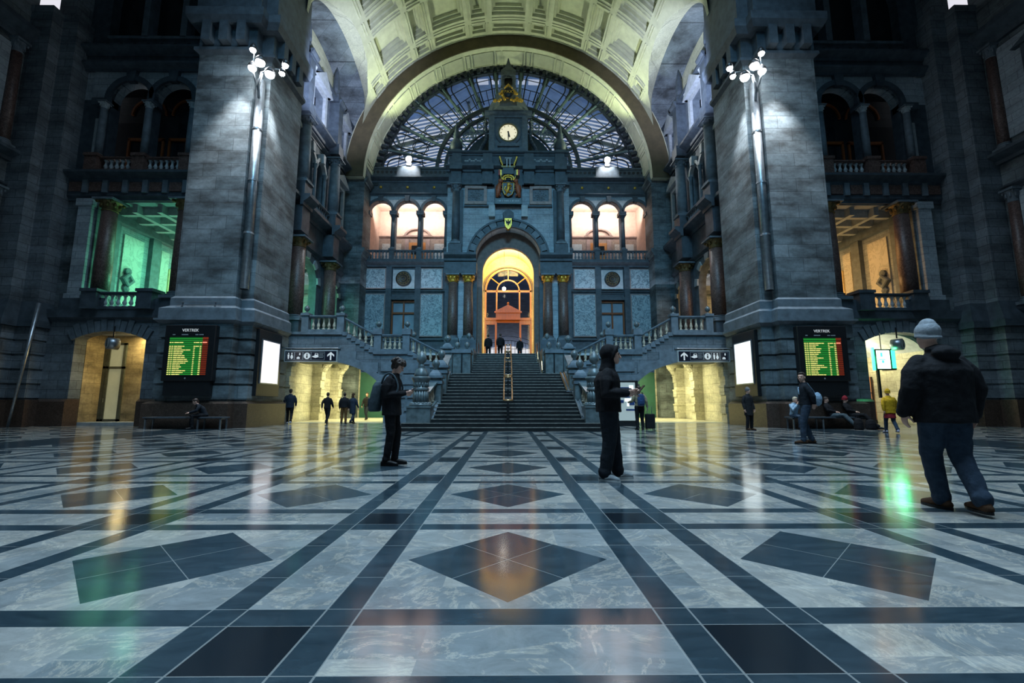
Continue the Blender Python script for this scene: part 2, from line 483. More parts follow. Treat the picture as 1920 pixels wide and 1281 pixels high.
GROIN = [(21.4, 24.4), (22.3, 25.0), (23.55, 29.4), (25.8, 34.4), (27.4, 35.4), (29.3, 34.3), (31.4, 29.3), (32.35, 23.3), (32.9, 20)]
def groin(y):
    for (a, p), (b, q) in zip(GROIN, GROIN[1:]):
        if a <= y <= b: return p + (q - p) * (y - a) / (b - a)
    return GROIN[0][1] if y < GROIN[0][0] else GROIN[-1][1]
RV, ZV, YV0, YV1 = 12.1, 18.3, 21.4, 32.83
def arch_z(y):
    t = 1 - ((y - 28) / 5.45) ** 2
    return 22.4 + 3.2 * math.sqrt(max(t, 0))

# ------------------------------------------------------------------ coffered barrel vault
def vault():
    base = MB(); steps = [MB(), MB(), MB()]
    def P(phi, y, r): return (r * math.cos(R(phi)), y, ZV + r * math.sin(R(phi)))
    def patch(mb, p0, p1, y0, y1, r, n=None):
        if p1 - p0 < 1e-4 or y1 - y0 < 1e-4: return
        n = n or max(1, int((p1 - p0) / 2.0 + .999))
        for i in range(n):
            a = p0 + (p1 - p0) * i / n; b = p0 + (p1 - p0) * (i + 1) / n
            mb.add([P(a, y0, r), P(b, y0, r), P(b, y1, r), P(a, y1, r)], [(0, 1, 2, 3)])
    def side(mb, p0, p1, y0, y1, ra, rb):
        n = max(1, int((p1 - p0) / 2.0 + .999))
        for y in (y0, y1):
            for i in range(n):
                a = p0 + (p1 - p0) * i / n; b = p0 + (p1 - p0) * (i + 1) / n
                mb.add([P(a, y, ra), P(b, y, ra), P(b, y, rb), P(a, y, rb)], [(0, 1, 2, 3)])
        for p in (p0, p1):
            mb.add([P(p, y0, ra), P(p, y1, ra), P(p, y1, rb), P(p, y0, rb)], [(0, 1, 2, 3)])
    # angular and lengthwise cells: (start, end, opening?)
    A = []
    per = 22.2
    for k in range(-3, 4):
        c = 90 + k * per
        A += [(c - 8.0, c + 8.0, c - 6.0, c + 6.0), (c + 8.0, c + per - 8.0, c + 11.1 - 2.5, c + 11.1 + 2.5)]
    A = [a for a in A if a[1] > 15 and a[0] < 165]
    rows = []
    y = 32.83
    rows = [(31.28, 32.83, 31.62, 32.42), (28.05, 31.28, 28.4, 30.92), (26.5, 28.05, 26.86, 27.68), (23.25, 26.5, 23.6, 26.15), (YV0, 23.25, 22.0, 22.9)]
    for (ya, yb, oa, ob) in rows:
        for (pa, pb, qa, qb) in A:
            mir = (pa + pb) / 2 > 90
            def inside(p, yy):
                q = p if p <= 90 else 180 - p
                return q >= groin(yy) + .3
            full = all(inside(p, yy) for p in (qa - .6, qb + .6) for yy in (ya, (ya + yb) / 2, yb))
            allin = all(inside(p, yy) for p in (pa, pb) for yy in [ya + (yb - ya) * i / 6 for i in range(7)])
            if not full:
                n = 14
                for i in range(n):
                    y0 = ya + (yb - ya) * i / n; y1 = ya + (yb - ya) * (i + 1) / n
                    lo0, lo1 = groin(y0), groin(y1)
                    if not mir:
                        a0, a1, b0, b1 = max(pa, lo0), max(pa, lo1), pb, pb
                    else:
                        a0, a1, b0, b1 = pa, pa, min(pb, 180 - lo0), min(pb, 180 - lo1)
                    if a0 >= b0 and a1 >= b1: continue
                    m = 6
                    for j in range(m):
                        f, g_ = j / m, (j + 1) / m
                        base.add([P(a0 + (b0 - a0) * f, y0, RV), P(a0 + (b0 - a0) * g_, y0, RV), P(a1 + (b1 - a1) * g_, y1, RV), P(a1 + (b1 - a1) * f, y1, RV)], [(0, 1, 2, 3)])
                continue
            patch(base, pa, qa, ya, yb, RV); patch(base, qb, pb, ya, yb, RV)
            patch(base, qa, qb, ya, oa, RV); patch(base, qa, qb, ob, yb, RV)
            # stepped recess
            r = RV; p0, p1, y0, y1 = qa, qb, oa, ob
            for s in range(3):
                r2 = r + .23
                side(base, p0, p1, y0, y1, r, r2)
                ip = .75; iy = .15
                if s == 2 or p1 - p0 < 2.4 * ip: 
                    patch(base, p0, p1, y0, y1, r2); break
                patch(base, p0, p0 + ip, y0, y1, r2); patch(base, p1 - ip, p1, y0, y1, r2)
                patch(base, p0 + ip, p1 - ip, y0, y0 + iy, r2); patch(base, p0 + ip, p1 - ip, y1 - iy, y1, r2)
                p0 += ip; p1 -= ip; y0 += iy; y1 -= iy; r = r2
            # raised fillet lines on the ribs
    fil = MB()
    for (pa, pb, qa, qb) in A:
        for p in ((pa + .45), (pb - .45)):
            for (ya, yb, oa, ob) in rows:
                q = p if p <= 90 else 180 - p
                if q < max(groin(ya), groin(yb), groin((ya + yb) / 2)) + 1: continue
                fil.add([P(p - .12, ya + .25, RV), P(p + .12, ya + .25, RV), P(p + .12, yb - .25, RV), P(p - .12, yb - .25, RV),
                         P(p - .12, ya + .25, RV - .07), P(p + .12, ya + .25, RV - .07), P(p + .12, yb - .25, RV - .07), P(p - .12, yb - .25, RV - .07)],
                        [(4, 5, 6, 7), (0, 1, 5, 4), (1, 2, 6, 5), (2, 3, 7, 6), (3, 0, 4, 7)])
    for (ya, yb, oa, ob) in rows:
        for (pa, pb, qa, qb) in A:
            for yy in (ya + .12, yb - .12):
                if min((p if p <= 90 else 180 - p) for p in (pa, pb)) < groin(yy) + 1: continue
                n = max(1, int((qb - qa) / 3))
                for i in range(n):
                    a = qa + (qb - qa) * i / n; b = qa + (qb - qa) * (i + 1) / n
                    fil.add([P(a, yy - .03, RV), P(b, yy - .03, RV), P(b, yy + .03, RV), P(a, yy + .03, RV),
                             P(a, yy - .03, RV - .07), P(b, yy - .03, RV - .07), P(b, yy + .03, RV - .07), P(a, yy + .03, RV - .07)],
                            [(4, 5, 6, 7), (0, 1, 5, 4), (1, 2, 6, 5), (2, 3, 7, 6), (3, 0, 4, 7)])
    r = struct('ceiling', 'pale green-cream coffered barrel vault over the staircase', (0, 27, 30), 'ceiling')
    base.build('coffered_vault', M['cream_p'], r)
    fil.build('rib_moulding', M['cream_p'], r)
    for mx in (1, -1):
        lun = MB(mx)
        n = 48
        ys = [22.3 + (32.8 - 22.3) * i / n for i in range(n + 1)]
        for a, b in zip(ys, ys[1:]):
            ga, gb = groin(a), groin(b)
            A_ = [(-RV * math.cos(R(ga)), a, ZV + RV * math.sin(R(ga))), (-RV * math.cos(R(gb)), b, ZV + RV * math.sin(R(gb)))]
            za, zb = arch_z(a), arch_z(b)
            lun.add([A_[0], A_[1], (-11.05, b, zb), (-11.05, a, za)], [(0, 1, 2, 3)])
        lun.build('lunette', M['cream'], r, True)
    return r
vault()

# ------------------------------------------------------------------ one side of the hall (mx 1 = left, -1 = right)
def foot(e, el=0):
    return [(-14.45 - e - el, 23.0), (-14.45 - e - el, 19.4 - e), (-11.85 + e, 19.4 - e), (-11.85 + e, 19.85 - e), (-11.3 + e, 19.85 - e), (-11.3 + e, 23.0)]
def frustum(mb, p0, z0, p1, z1):
    n = len(p0)
    mb.add([(x, y, z0) for x, y in p0] + [(x, y, z1) for x, y in p1],
           [tuple(range(n))[::-1], tuple(range(n, 2 * n))] + [(i, (i + 1) % n, n + (i + 1) % n, n + i) for i in range(n)])

def side(mx):
    S = 'left' if mx == 1 else 'right'
    col = 'green-lit' if mx == 1 else 'orange-lit'
    # ---- crossing pier
    r = struct('wall_pier_' + S, 'massive grey ashlar pier on the %s carrying the floodlights' % S, (-12.9, 21.2, 0), 'pier', mx)
    mb = MB(mx); mb.poly(foot(.22, .55), 0, 1.02, 'Z'); frustum(mb, foot(.22, .55), 1.02, foot(.1, .45), 1.12); mb.build('plinth', M['plinth'], r)
    mb = MB(mx)
    z = 1.12
    for k in range(5):
        mb.poly(foot(.05, .3), z, z + .09, 'Z'); mb.poly(foot(.13, .3), z + .09, z + .655, 'Z'); z += .655
    mb.build('rusticated_base', M['stone'], r)
    mb = MB(mx)
    frustum(mb, foot(.1, .3), 4.39, foot(.28, .3), 4.55); mb.poly(foot(.3, .3), 4.55, 4.63, 'Z'); mb.poly(foot(.22, .25), 4.63, 5.08, 'Z'); frustum(mb, foot(.22, .25), 5.08, foot(.1), 5.2); mb.poly(foot(.1), 5.2, 5.54, 'Z')
    frustum(mb, foot(.1), 5.54, foot(.0), 5.64)
    mb.build('base_cornice', M['mid'], r)
    MB(mx).poly(foot(0), 5.6, 17.2, 'Z').build('shaft', M['stone'], r)
    mb = MB(mx)
    frustum(mb, foot(.0), 17.2, foot(.18), 17.35); mb.poly(foot(.18), 17.35, 17.5, 'Z'); mb.poly(foot(.04), 17.5, 18.6, 'Z')
    for x in (-14.0, -13.2, -12.4):
        mb.box(x - .2, x + .2, 19.0, 19.45, 17.7, 18.7)
    for y in (20.4, 21.2, 22.0):
        mb.box(-11.35, -10.95, y - .2, y + .2, 17.7, 18.7)
    frustum(mb, foot(.35), 18.6, foot(.5), 18.9); mb.poly(foot(.5), 18.9, 19.3, 'Z'); mb.poly(foot(.2), 19.3, 34, 'Z')
    mb.build('capital', M['dark'], r)
    if mx == 1:
        mb = MB(mx)
        for z in (5.2, 5.34): mb.tube([(-14.2, 19.2, z), (-12.3, 19.2, z)], .014, 6).box(-14.0, -13.96, 19.2, 19.32, z - .02, z + .02).box(-12.6, -12.56, 19.2, 19.32, z - .02, z + .02)
        mb.build('wall_rods', M['steel'], r)
    # ---- loggia wall
    r = struct('wall_loggia_' + S, 'dark two-storey stone wall with loggia and arched doorway on the %s' % S, (-18, 21.6, 0), 'wall', mx)
    MB(mx).wall(-21.9, -14.4, 0, 5.0, 21.3, 21.9, 'Y', [(-18.65, 1.65, 0, 4.0, .38)]).build('lower_wall', M['stone_s'], r)
    mb = MB(mx)
    for a, b in ((-21.9, -20.3), (-17.02, -14.4)):
        mb.box(a - .01, b + .02, 21.16, 21.88, 0, 1.12); mb.poly([(21.16, 1.12), (21.29, 1.24), (21.88, 1.24), (21.88, 1.12)], a - .01, b + .02, 'X')
    mb.build('plinth', M['plinth'], r)
    mb = MB(mx)
    for k in range(13):
        a0 = 62 + k * 56 / 13
        mb.ring(-18.65, .61, 3.78, 4.3 + .12 * (k % 2), 21.2, 21.32, a0 + .35, a0 + 56 / 13 - .35, 1)
    mb.build('voussoirs', M['mid'], r)
    mb = MB(mx)
    corn(mb, -21.9, -14.4, 21.3, 4.85, 5.1, .2); mb.box(-21.9, -14.4, 21.1, 21.9, 5.1, 5.42)
    corn(mb, -21.9, -14.4, 21.5, 10.95, 11.25, .15); corn(mb, -21.9, -14.4, 21.5, 11.95, 12.35, .5)
    mb.box(-21.9, -14.4, 21.36, 22.1, 11.25, 11.95)
    corn(mb, -21.9, -14.4, 21.5, 17.95, 18.35, .35); mb.box(-21.9, -14.4, 21.42, 22.1, 18.35, 18.75); corn(mb, -21.9, -14.4, 21.5, 18.75, 19.15, .5)
    mb.build('cornices', M['dark'], r)
    mb = MB(mx); m2 = MB(mx)
    for k in range(8):
        x = -21.6 + k * .98
        mb.box(x, x + .6, 21.3, 21.5, 11.38, 11.85); m2.box(x + .66, x + .92, 21.26, 21.5, 11.3, 11.95)
    mb.build('frieze_panels', M['red'], r); m2.build('frieze_blocks', M['mid'], r)
    MB(mx).wall(-21.9, -14.4, 5.42, 10.95, 21.5, 22.1, 'Y', [(-17.55, 2.65, 5.42, 10.95, 0)]).build('loggia_piers', M['stone'], r)
    mb = MB(mx)
    mb.box(-20.95, -20.3, 21.25, 21.5, 6.0, 10.95); mb.box(-21.05, -20.25, 21.2, 21.5, 5.95, 6.2); mb.box(-21.05, -20.25, 21.2, 21.5, 10.6, 10.95)
    mb.build('pale_pilaster', M['white'], r)
    mb = MB(mx); mb.box(-21.1, -19.0, 21.1, 22.0, 5.42, 5.95); mb.box(-16.6, -14.5, 21.1, 22.0, 5.42, 5.95); mb.build('column_pedestals', M['dark'], r)
    column('%s marble column at the outer edge of the %s loggia on the %s' % ('red-brown', col, S), -19.62, 21.5, 5.95, 10.95, .36, 'red', mx)
    column('%s marble column beside the pier in the %s loggia on the %s' % ('red-brown', col, S), -15.85, 21.5, 5.95, 10.95, .4, 'red', mx)
    balustrade('balustrade', 'stone balustrade between red marble posts below the %s loggia on the %s' % (col, S), (-19.75, 21.2, 5.42), (-16.75, 21.2, 5.42), 10, .82,
               (.07, .93), mat='dark', bmat='pale', mx=mx, fat=1.15, pw=1.9)
    # upper storey with twin arches
    MB(mx).wall(-21.9, -14.4, 12.35, 16.45, 21.6, 22.1, 'Y', [(-19.3, 1.0, 12.35, 16.45, 0), (-17.15, 1.0, 12.35, 16.45, 0)]).build('twin_window_piers', M['dark'], r)
    MB(mx).wall(-21.3, -15.6, 16.45, 18.0, 21.55, 22.1, 'Y', [(-19.3, 1.0, 16.45, 16.45, 1.0), (-17.15, 1.0, 16.45, 16.45, 1.0)]).box(-21.9, -21.3, 21.6, 22.1, 16.45, 18).box(-15.6, -14.4, 21.6, 22.1, 16.45, 18).build('spandrels', M['white'], r)
    mb = MB(mx)
    for x in (-19.3, -17.15):
        mb.ring(x, 16.45, 1.0, 1.27, 21.42, 21.7, 0, 180, 20); mb.poly([(x - .18, 17.35), (x + .18, 17.35), (x + .26, 17.98), (x - .26, 17.98)], 21.35, 21.6)
    mb.box(-21.2, -20.3, 21.42, 22, 16.1, 16.45); mb.box(-18.4, -18.05, 21.42, 22, 16.2, 16.45); mb.box(-16.15, -15.4, 21.42, 22, 16.1, 16.45)
    mb.build('archivolts', M['dark'], r)
    mb = MB(mx); mb.box(-20.98, -20.72, 21.55, 21.62, 13.5, 15.4); mb.box(-15.9, -15.72, 21.55, 21.62, 13.5, 15.4); mb.build('white_inlays', M['pale'], r)
    for x, w in ((-20.48, 'outermost'), (-18.22, 'middle'), (-16.0, 'innermost')):
        column('%s of three dark columns of the upper twin-arched window on the %s' % (w, S), x, 21.42, 13.1, 16.2, .17, 'mid', mx, cap='pale', capn=.9)
    balustrade('balustrade', 'red marble and pale stone balustrade under the twin-arched window on the %s' % S, (-20.6, 21.3, 12.35), (-15.7, 21.3, 12.35), 18, .75,
               (.03, .5, .97), mat='red', bmat='pale', mx=mx, fat=1.1, pw=1.6)
    w = root('window', 'wooden twin window behind dark columns in the upper loggia on the %s' % S, 'window', (-18.2, 23, 12.4), kind='structure', mx=mx)
    mb = MB(mx)
    for x in (-19.3, -17.15):
        for q in (-.95, -.05, .85): mb.box(x + q, x + q + .1, 22.7, 22.8, 12.4, 15.0)
        mb.box(x - .95, x + .95, 22.7, 22.8, 14.9, 15.05); mb.ring(x, 16.4, .85, .95, 22.7, 22.8, 0, 180, 16)
    mb.build('frame', M['wood'], w)
    MB(mx).box(-21.8, -14.5, 22.82, 22.9, 12.3, 19.1).box(-21.8, -14.5, 22.1, 22.9, 18.9, 19.1).build('glazing', M['dglass'], w)
    # attic with big arched window
    mb = MB(mx); mb.wall(-21.9, -14.4, 19.15, 34, 21.6, 22.2, 'Y', [(-18.0, 2.9, 20.0, 22.3, 2.9)]); mb.build('attic_wall', M['dark'], r)
    mb = MB(mx)
    for k in range(9): mb.disc(-20.9 + k * .7, 19.58, [(.13, 0), (.13, .02)], 21.6, n=14)
    mb.build('round_shade_discs', M['black'], r)  # flat black discs painted for the shade inside round holes
    w = root('window', 'great arched attic window with stone mullions at the top %s' % S, 'window', (-18, 22, 20), kind='structure', mx=mx)
    mb = MB(mx)
    for x in (-19.0, -17.0): mb.box(x - .16, x + .16, 21.5, 22.1, 20.0, 24.9)
    mb.box(-20.9, -15.1, 21.5, 22.1, 19.9, 20.05); mb.build('mullions', M['mid'], w)
    MB(mx).box(-21, -15, 22.1, 22.2, 20, 25.4).build('glazing', M['dglass'], w)
    # ---- corner piers and flank wall
    r = struct('wall_' + S, 'dark flank wall of the hall on the far %s with framed windows' % S, (-23.5, 8, 0), 'wall', mx)
    mb = MB(mx)
    zt_ = 20.5 if mx == 1 else 20.9
    mb.box(-22.75, -21.9, 20.75, 21.9, 5.6, 34); mb.box(-21.9, -21.7, 20.75, 21.9, 5.6, zt_); mb.box(-23.9, -22.45, 20.2, 21.9, 5.6, zt_); mb.box(-24, -22.4, 20.15, 20.5, zt_ - .3, zt_); mb.box(-24, -21.8, 20.3, 21.9, 24, 35.5)
    for z in (1.2, 1.86, 2.52, 3.18, 3.84):
        mb.box(-22.85, -21.6, 20.65, 21.9, z + .08, z + .64); mb.box(-23.9, -22.4, 20.05, 21.9, z + .08, z + .64)
    mb.box(-22.8, -21.65, 20.7, 21.9, 1.2, 4.6); mb.box(-23.9, -22.45, 20.1, 21.9, 1.2, 4.6)
    mb.build('corner_piers', M['stone_s'], r)
    mb = MB(mx); mb.box(-22.9, -21.5, 20.6, 21.9, 0, 1.2); mb.box(-23.9, -22.3, 19.9, 21.9, 0, 1.2); mb.box(-23.9, -23.3, -12, 20, 0, 1.2); mb.build('plinth', M['plinth'], r)
    mb = MB(mx); mb.box(-22.95, -21.5, 20.5, 21.9, 4.5, 4.8); mb.box(-23.9, -22.25, 19.85, 21.9, 4.5, 4.8)
    frustum(mb, [(-22.9, 21.9), (-22.9, 20.55), (-21.5, 20.55), (-21.5, 21.9)], 4.8, [(-22.75, 21.9), (-22.75, 20.75), (-21.7, 20.75), (-21.7, 21.9)], 5.7)
    frustum(mb, [(-23.9, 21.9), (-23.9, 19.9), (-22.3, 19.9), (-22.3, 21.9)], 4.8, [(-23.9, 21.9), (-23.9, 20.2), (-22.45, 20.2), (-22.45, 21.9)], 5.7)
    for z0, z1, p in ((4.9, 5.45, .35), (10.9, 11.2, .2), (12.3, 12.8, .55), (18.2, 19.1, .6)): corn(mb, -12, 20.3, -23.5, z0, z1, p, 'X')
    mb.build('mouldings', M['dark'], r)
    MB(mx).wall(-12, 20.5, 0, 12, -24, -23.5, 'X', [(17.2, 1.1, 6.6, 9.9, 0), (11.5, 1.1, 6.6, 9.9, 0)]).wall(-12, 20.5, 12, 34, -24, -23.5, 'X', [(17.2, 1.1, 14.0, 17.0, 0), (11.5, 1.1, 14, 17, 0)]).build('wall_face', M['stone'], r)
    mb = MB(mx)
    for y in (17.2, 11.5):
        for a, b in ((6.0, 10.7), (13.3, 17.9)):
            mb.wall(y - 2.2, y + 2.35, a, b, -23.5, -23.42, 'X', [(y, 1.15, a, b - 1.0, 0)])
    mb.build('pale_panels', M['white'], r)
    mb = MB(mx)
    for y in (17.2, 11.5):
        for a, b in ((6.6, 9.9), (14.0, 17.0)):
            mb.wall(y - 1.3, y + 1.3, a - .15, b + .2, -23.42, -23.3, 'X', [(y, 1.05, a, b, 0)])
            mb.poly([(y - 1.6, b + .2), (y + 1.6, b + .2), (y, b + .95)], -23.45, -23.15, 'X')
    mb.build('window_surrounds', M['dark'], r)
    mb = MB(mx)
    for y in (17.2, 11.5):
        for a, b in ((6.6, 9.9), (14.0, 17.0)):
            mb.wall(y - 1.1, y + 1.1, a, b, -23.8, -23.7, 'X', [(y - .5, .42, a + .1, b - .9, 0), (y + .5, .42, a + .1, b - .9, 0)])
    mb.build('window_frames', M['wood'], r)
    mb = MB(mx)
    for y in (17.2, 11.5):
        for a, b in ((6.6, 9.9), (14.0, 17.0)): mb.box(-23.95, -23.85, y - 1.1, y + 1.1, a, b)
    mb.build('window_panes', M['dglass'], r)
    column('dark red marble half-column in the lower storey of the far %s wall' % S, -23.35, 19.75, 5.45, 10.9, .22, 'red', mx, cap='mid')
    column('dark red marble half-column in the upper storey of the far %s wall' % S, -23.35, 19.75, 12.8, 18.2, .22, 'red', mx, cap='mid')
    # ---- gallery interior behind the loggia
    r = struct('wall_gallery_' + S, '%s gallery room with coffered ceiling behind the loggia on the %s' % (col, S), (-16.5, 28, 4.9), 'room', mx)
    MB(mx).box(-20.5, -11.85, 21.9, 34.2, 4.6, 4.95).build('gallery_floor', M['mid'], r)
    mb = MB(mx); mb.box(-20.6, -12.6, 21.9, 34.2, 11.05, 11.4)
    for k in range(7): mb.box(-20.3 + k * 1.25, -20.05 + k * 1.25, 22.1, 34, 10.62, 11.05)
    for k in range(10): mb.box(-20.29, -12.7, 22.5 + k * 1.15, 22.75 + k * 1.15, 10.65, 11.04)
    mb.build('gallery_ceiling', M['pale'], r)
    mb = MB(mx); mb.box(-20.7, -20.3, 21.9, 34.2, 4.95, 11.05); mb.box(-20.7, -12.6, 34, 34.3, 4.95, 11.05); mb.box(-15.0, -13.1, 22.5, 23.2, 4.95, 11.05); mb.build('gallery_walls', M['white'], r)
    mb = MB(mx)
    for y in (22.15, 24.9, 27.3): mb.box(-20.3, -20.05, y, y + .6, 4.95, 10.3)
    mb.box(-20.3, -19.95, 22, 34, 10.3, 10.7); mb.box(-20.3, -20.15, 22, 34, 4.95, 5.9)
    mb.build('gallery_pilasters', M['mid'], r)
    mb = MB(mx)
    for y0, y1 in ((23.2, 24.5), (25.8, 26.4)): mb.box(-20.3, -20.22, y0, y1, 6.2, 9.9)
    mb.build('gallery_marble_panels', M['soft'], r)
    MB(mx).box(-20.32, -20.2, 26.5, 27.3, 5.0, 9.0).build('gallery_doorway', M['warmwall'], r)
    MB(mx).disc(23.55, 7.5, [(.4, 0), (.4, .2), (.33, .24), (.2, .24), (.15, .14)], -20.22, 'X', 4, 1).disc(23.55, 7.95, [(.2, 0), (.2, .14), (.12, .17)], -20.22, 'X', 8, 1).disc(23.55, 7.02, [(.2, 0), (.2, .12), (.07, .2)], -20.22, 'X', 6, 1).build('wall_ornament', M['mid'], r)
    mb = MB(mx)
    mb.wall(-20.3, -12.6, 4.95, 11, 33.8, 34, 'Y', [(-15.2, 1.1, 4.95, 8.2, 1.1)]); mb.build('gallery_end_wall', M['white'], r)
    mb = MB(mx); mb.ring(-15.2, 8.2, 1.1, 1.4, 33.7, 33.8); mb.box(-16.6, -16.3, 33.7, 33.8, 4.95, 8.2); mb.box(-14.1, -13.8, 33.7, 33.8, 4.95, 8.2); mb.build('gallery_arch_trim', M['mid'], r)
    # ---- nave side wall
    r = struct('wall_nave_' + S, 'tall side wall of the staircase hall on the %s with stacked columns and windows' % S, (-12.6, 28, 0), 'wall', mx)
    MB(mx).wall(22.9, 33.4, 0, 4.6, -12.7, -12.3, 'X').build('passage_wall', M['pass'], r)
    mb = MB(mx)
    for y in (24.9, 29.0, 32.0):
        z = 0
        for k in range(7):
            mb.box(-12.3, -11.75 + (.06 if k % 2 else 0), y - .3, y + .3, z, z + .5); z += .5
            if k % 2: mb.box(-12.3, -11.66, y - .34, y + .34, z - .08, z + .02)
    mb.build('rusticated_pilasters', M['pass'], r)
    mb = MB(mx)
    for y in (24.9, 29.0, 32.0):
        for k in range(10):
            a = k / 9
            mb.ell((-12.0 + .55 * a + .1, y, 3.05 + .75 * a - .12 * math.sin(a * PI)), .2 + .08 * math.sin(a * PI * 2) ** 2, .28, .17, 10, 6)
        mb.tube([(-11.55, y - .34, 3.72), (-11.55, y + .34, 3.72)], .26, 16); mb.tube([(-11.95, y - .31, 3.1), (-11.95, y + .31, 3.1)], .16, 14)
        mb.box(-12.3, -11.3, y - .42, y + .42, 3.98, 4.2)
    mb.build('scroll_brackets', M['pass'], r)
    MB(mx).wall(22.9, 33.4, 4.95, 11, -13.1, -12.6, 'X', [(24.05, .5, 4.95, 8.6, .5), (27.65, 1.55, 4.95, 8.75, 1.35), (31.9, .95, 4.95, 8.75, .95)]).build('gallery_storey', M['mid'], r)
    mb = MB(mx)
    for yc, hw, rise in ((27.65, 1.55, 1.35), (31.9, .95, .95)):
        for k in range(9):
            if k % 2: continue
            a0, a1 = k * 20, k * 20 + 20
            mb.ring(yc, 8.75, hw, hw + .45, -12.6, -12.5, a0 + 1, a1 - 1, 2, 'X', ry=rise / hw)
    mb.build('arch_stones', M['pale'], r)
    mb = MB(mx)
    corn(mb, 22.9, 33.4, -12.6, 10.45, 10.8, .2, 'X'); mb.box(-12.75, -12.45, 22.9, 33.4, 10.8, 12.3); corn(mb, 22.9, 33.4, -12.6, 12.3, 12.95, .75, 'X')
    corn(mb, 22.9, 33.4, -12.6, 17.9, 18.2, .2, 'X'); corn(mb, 22.9, 33.4, -12.6, 18.4, 18.95, .65, 'X'); corn(mb, 22.9, 33.4, -12.6, 22.1, 22.7, .45, 'X')
    for y in (25.3, 30.0):
        mb.box(-12.7, -11.75, y - .5, y + .5, 10.8, 12.3); mb.poly(cprof(-11.85, 12.3, 12.95, .55, 1) , y - .62, y + .62, 'Y')
        mb.box(-12.7, -11.7, y - .48, y + .48, 12.95, 13.8)
        mb.box(-12.7, -11.75, y - .42, y + .42, 18.2, 18.95); mb.box(-12.7, -11.9, y - .35, y + .35, 18.95, 22.1)
        mb.poly(cprof(-11.9, 21.9, 22.3, .2, 1), y - .45, y + .45, 'Y')
        mb.box(-12.8, -12.0, y - .3, y + .3, 22.3, 22.8)
        mb.lathe([(.3, 0), (.2, .25), (.26, .5), (.22, 1.3), (.12, 1.9), (.02, 2.3)], -12.35, y, 22.8, 8)
    mb.build('entablatures', M['dark'], r)
    for y, q in ((25.3, 'nearer'), (30.0, 'farther')):
        MB(mx).box(-12.6, -11.55, y - .5, y + .5, 4.6, 5.6).build('column_pedestal', M['dark'], r)
        column('%s of two red-brown marble columns on the %s gallery above the stairs' % (q, S), -12.05, y, 5.6, 10.5, .42, 'red', mx)
        column('%s of two grey columns in the upper storey of the %s side wall' % (q, S), -12.1, y, 13.8, 17.95, .36, 'mid', mx, cap='mid')
    MB(mx).wall(22.9, 33.4, 12.95, 18.4, -13.1, -12.6, 'X', [(24.0, .45, 14.2, 17.0, 0), (26.85, .68, 13.6, 16.2, .68), (28.45, .68, 13.6, 16.2, .68), (31.9, .65, 14.0, 16.7, 0)]).build('upper_storey', M['mid'], r)
    mb = MB(mx)
    for y in (26.85, 28.45): mb.ring(y, 16.2, .68, .9, -12.6, -12.35, 0, 180, 16, 'X'); mb.poly([(y - .13, 16.8), (y + .13, 16.8), (y + .2, 17.4), (y - .2, 17.4)], -12.6, -12.2, 'X')
    for y in (24.0, 31.9):
        mb.wall(y - .9, y + .9, 13.9, 17.1, -12.6, -12.4, 'X', [(y, .6, 13.9, 16.8, 0)]); mb.poly([(y - 1.1, 17.15), (y + 1.1, 17.15), (y + 1.0, 17.35), (y, 17.85), (y - 1.0, 17.35)], -12.6, -12.15, 'X')
        mb.poly(cprof(-12.6, 13.6, 13.9, .35, 1), y - 1.0, y + 1.0, 'Y')
    mb.build('window_surrounds', M['pale'], r)
    for y in (26.1, 27.65, 29.2): MB(mx).lathe([(.16, 0), (.12, .15), (.12, 2.2), (.1, 2.3), (.2, 2.6)], -12.45, y, 13.75, 12).build('colonnette', M['mid'], r, True)
    MB(mx).box(-13.3, -13.2, 23, 33.3, 13, 22).build('dark_glazing', M['dglass'], r)
    MB(mx).wall(22.9, 33.4, 18.95, 22.4, -13.1, -12.6, 'X', [(24.0, .5, 19.6, 21.4, 0), (27.65, .85, 19.5, 21.6, 0), (31.9, .6, 19.5, 21.4, 0)]).build('attic_storey', M['mid'], r)
    mb = MB(mx)
    for y, hw in ((27.65, .85), (31.9, .6), (24.0, .5)):
        mb.wall(y - hw - .3, y + hw + .3, 19.3, 21.8, -12.6, -12.4, 'X', [(y, hw, 19.5, 21.6, 0)]); mb.poly([(y - hw - .5, 21.8), (y + hw + .5, 21.8), (y, 22.9)], -12.65, -12.1, 'X')
        for q in (-1, 1): mb.lathe([(.14, 0), (.1, .3), (.2, .5), (.02, .8)], -12.35, y + q * (hw + .35), 21.8, 8)
    mb.build('gable_surrounds', M['pale'], r)
    MB(mx).box(-13.4, -12.95, 22.5, 33.4, 22.4, 26.5).build('tympanum', M['cream'], r)
    balustrade('balustrade', 'small stone balcony rail under the twin arches of the upper %s side wall' % S, (-12.2, 26.0, 12.95), (-12.2, 29.3, 12.95), 11, .8, (), mat='mid', bmat='mid', mx=mx)
    # side arch
    mb = MB(mx); n = 36
    ys = [22.56 + (33.44 - 22.56) * i / n for i in range(n + 1)]
    for a, b in zip(ys, ys[1:]):
        za, zb = arch_z(a), arch_z(b)
        mb.add([(-11.05, a, za), (-11.05, b, zb), (-13.2, b, zb), (-13.2, a, za), (-11.05, a, za + .5), (-11.05, b, zb + .5), (-13.2, b, zb + .5), (-13.2, a, za + .5)],
               [(0, 1, 2, 3), (4, 7, 6, 5), (0, 4, 5, 1), (2, 6, 7, 3)])
    mb.build('side_arch', M['stone'], r)
    MB(mx).box(-13.8, -13.5, 22.4, 35.3, 11, 27).build('outer_wall', M['dark'], r)
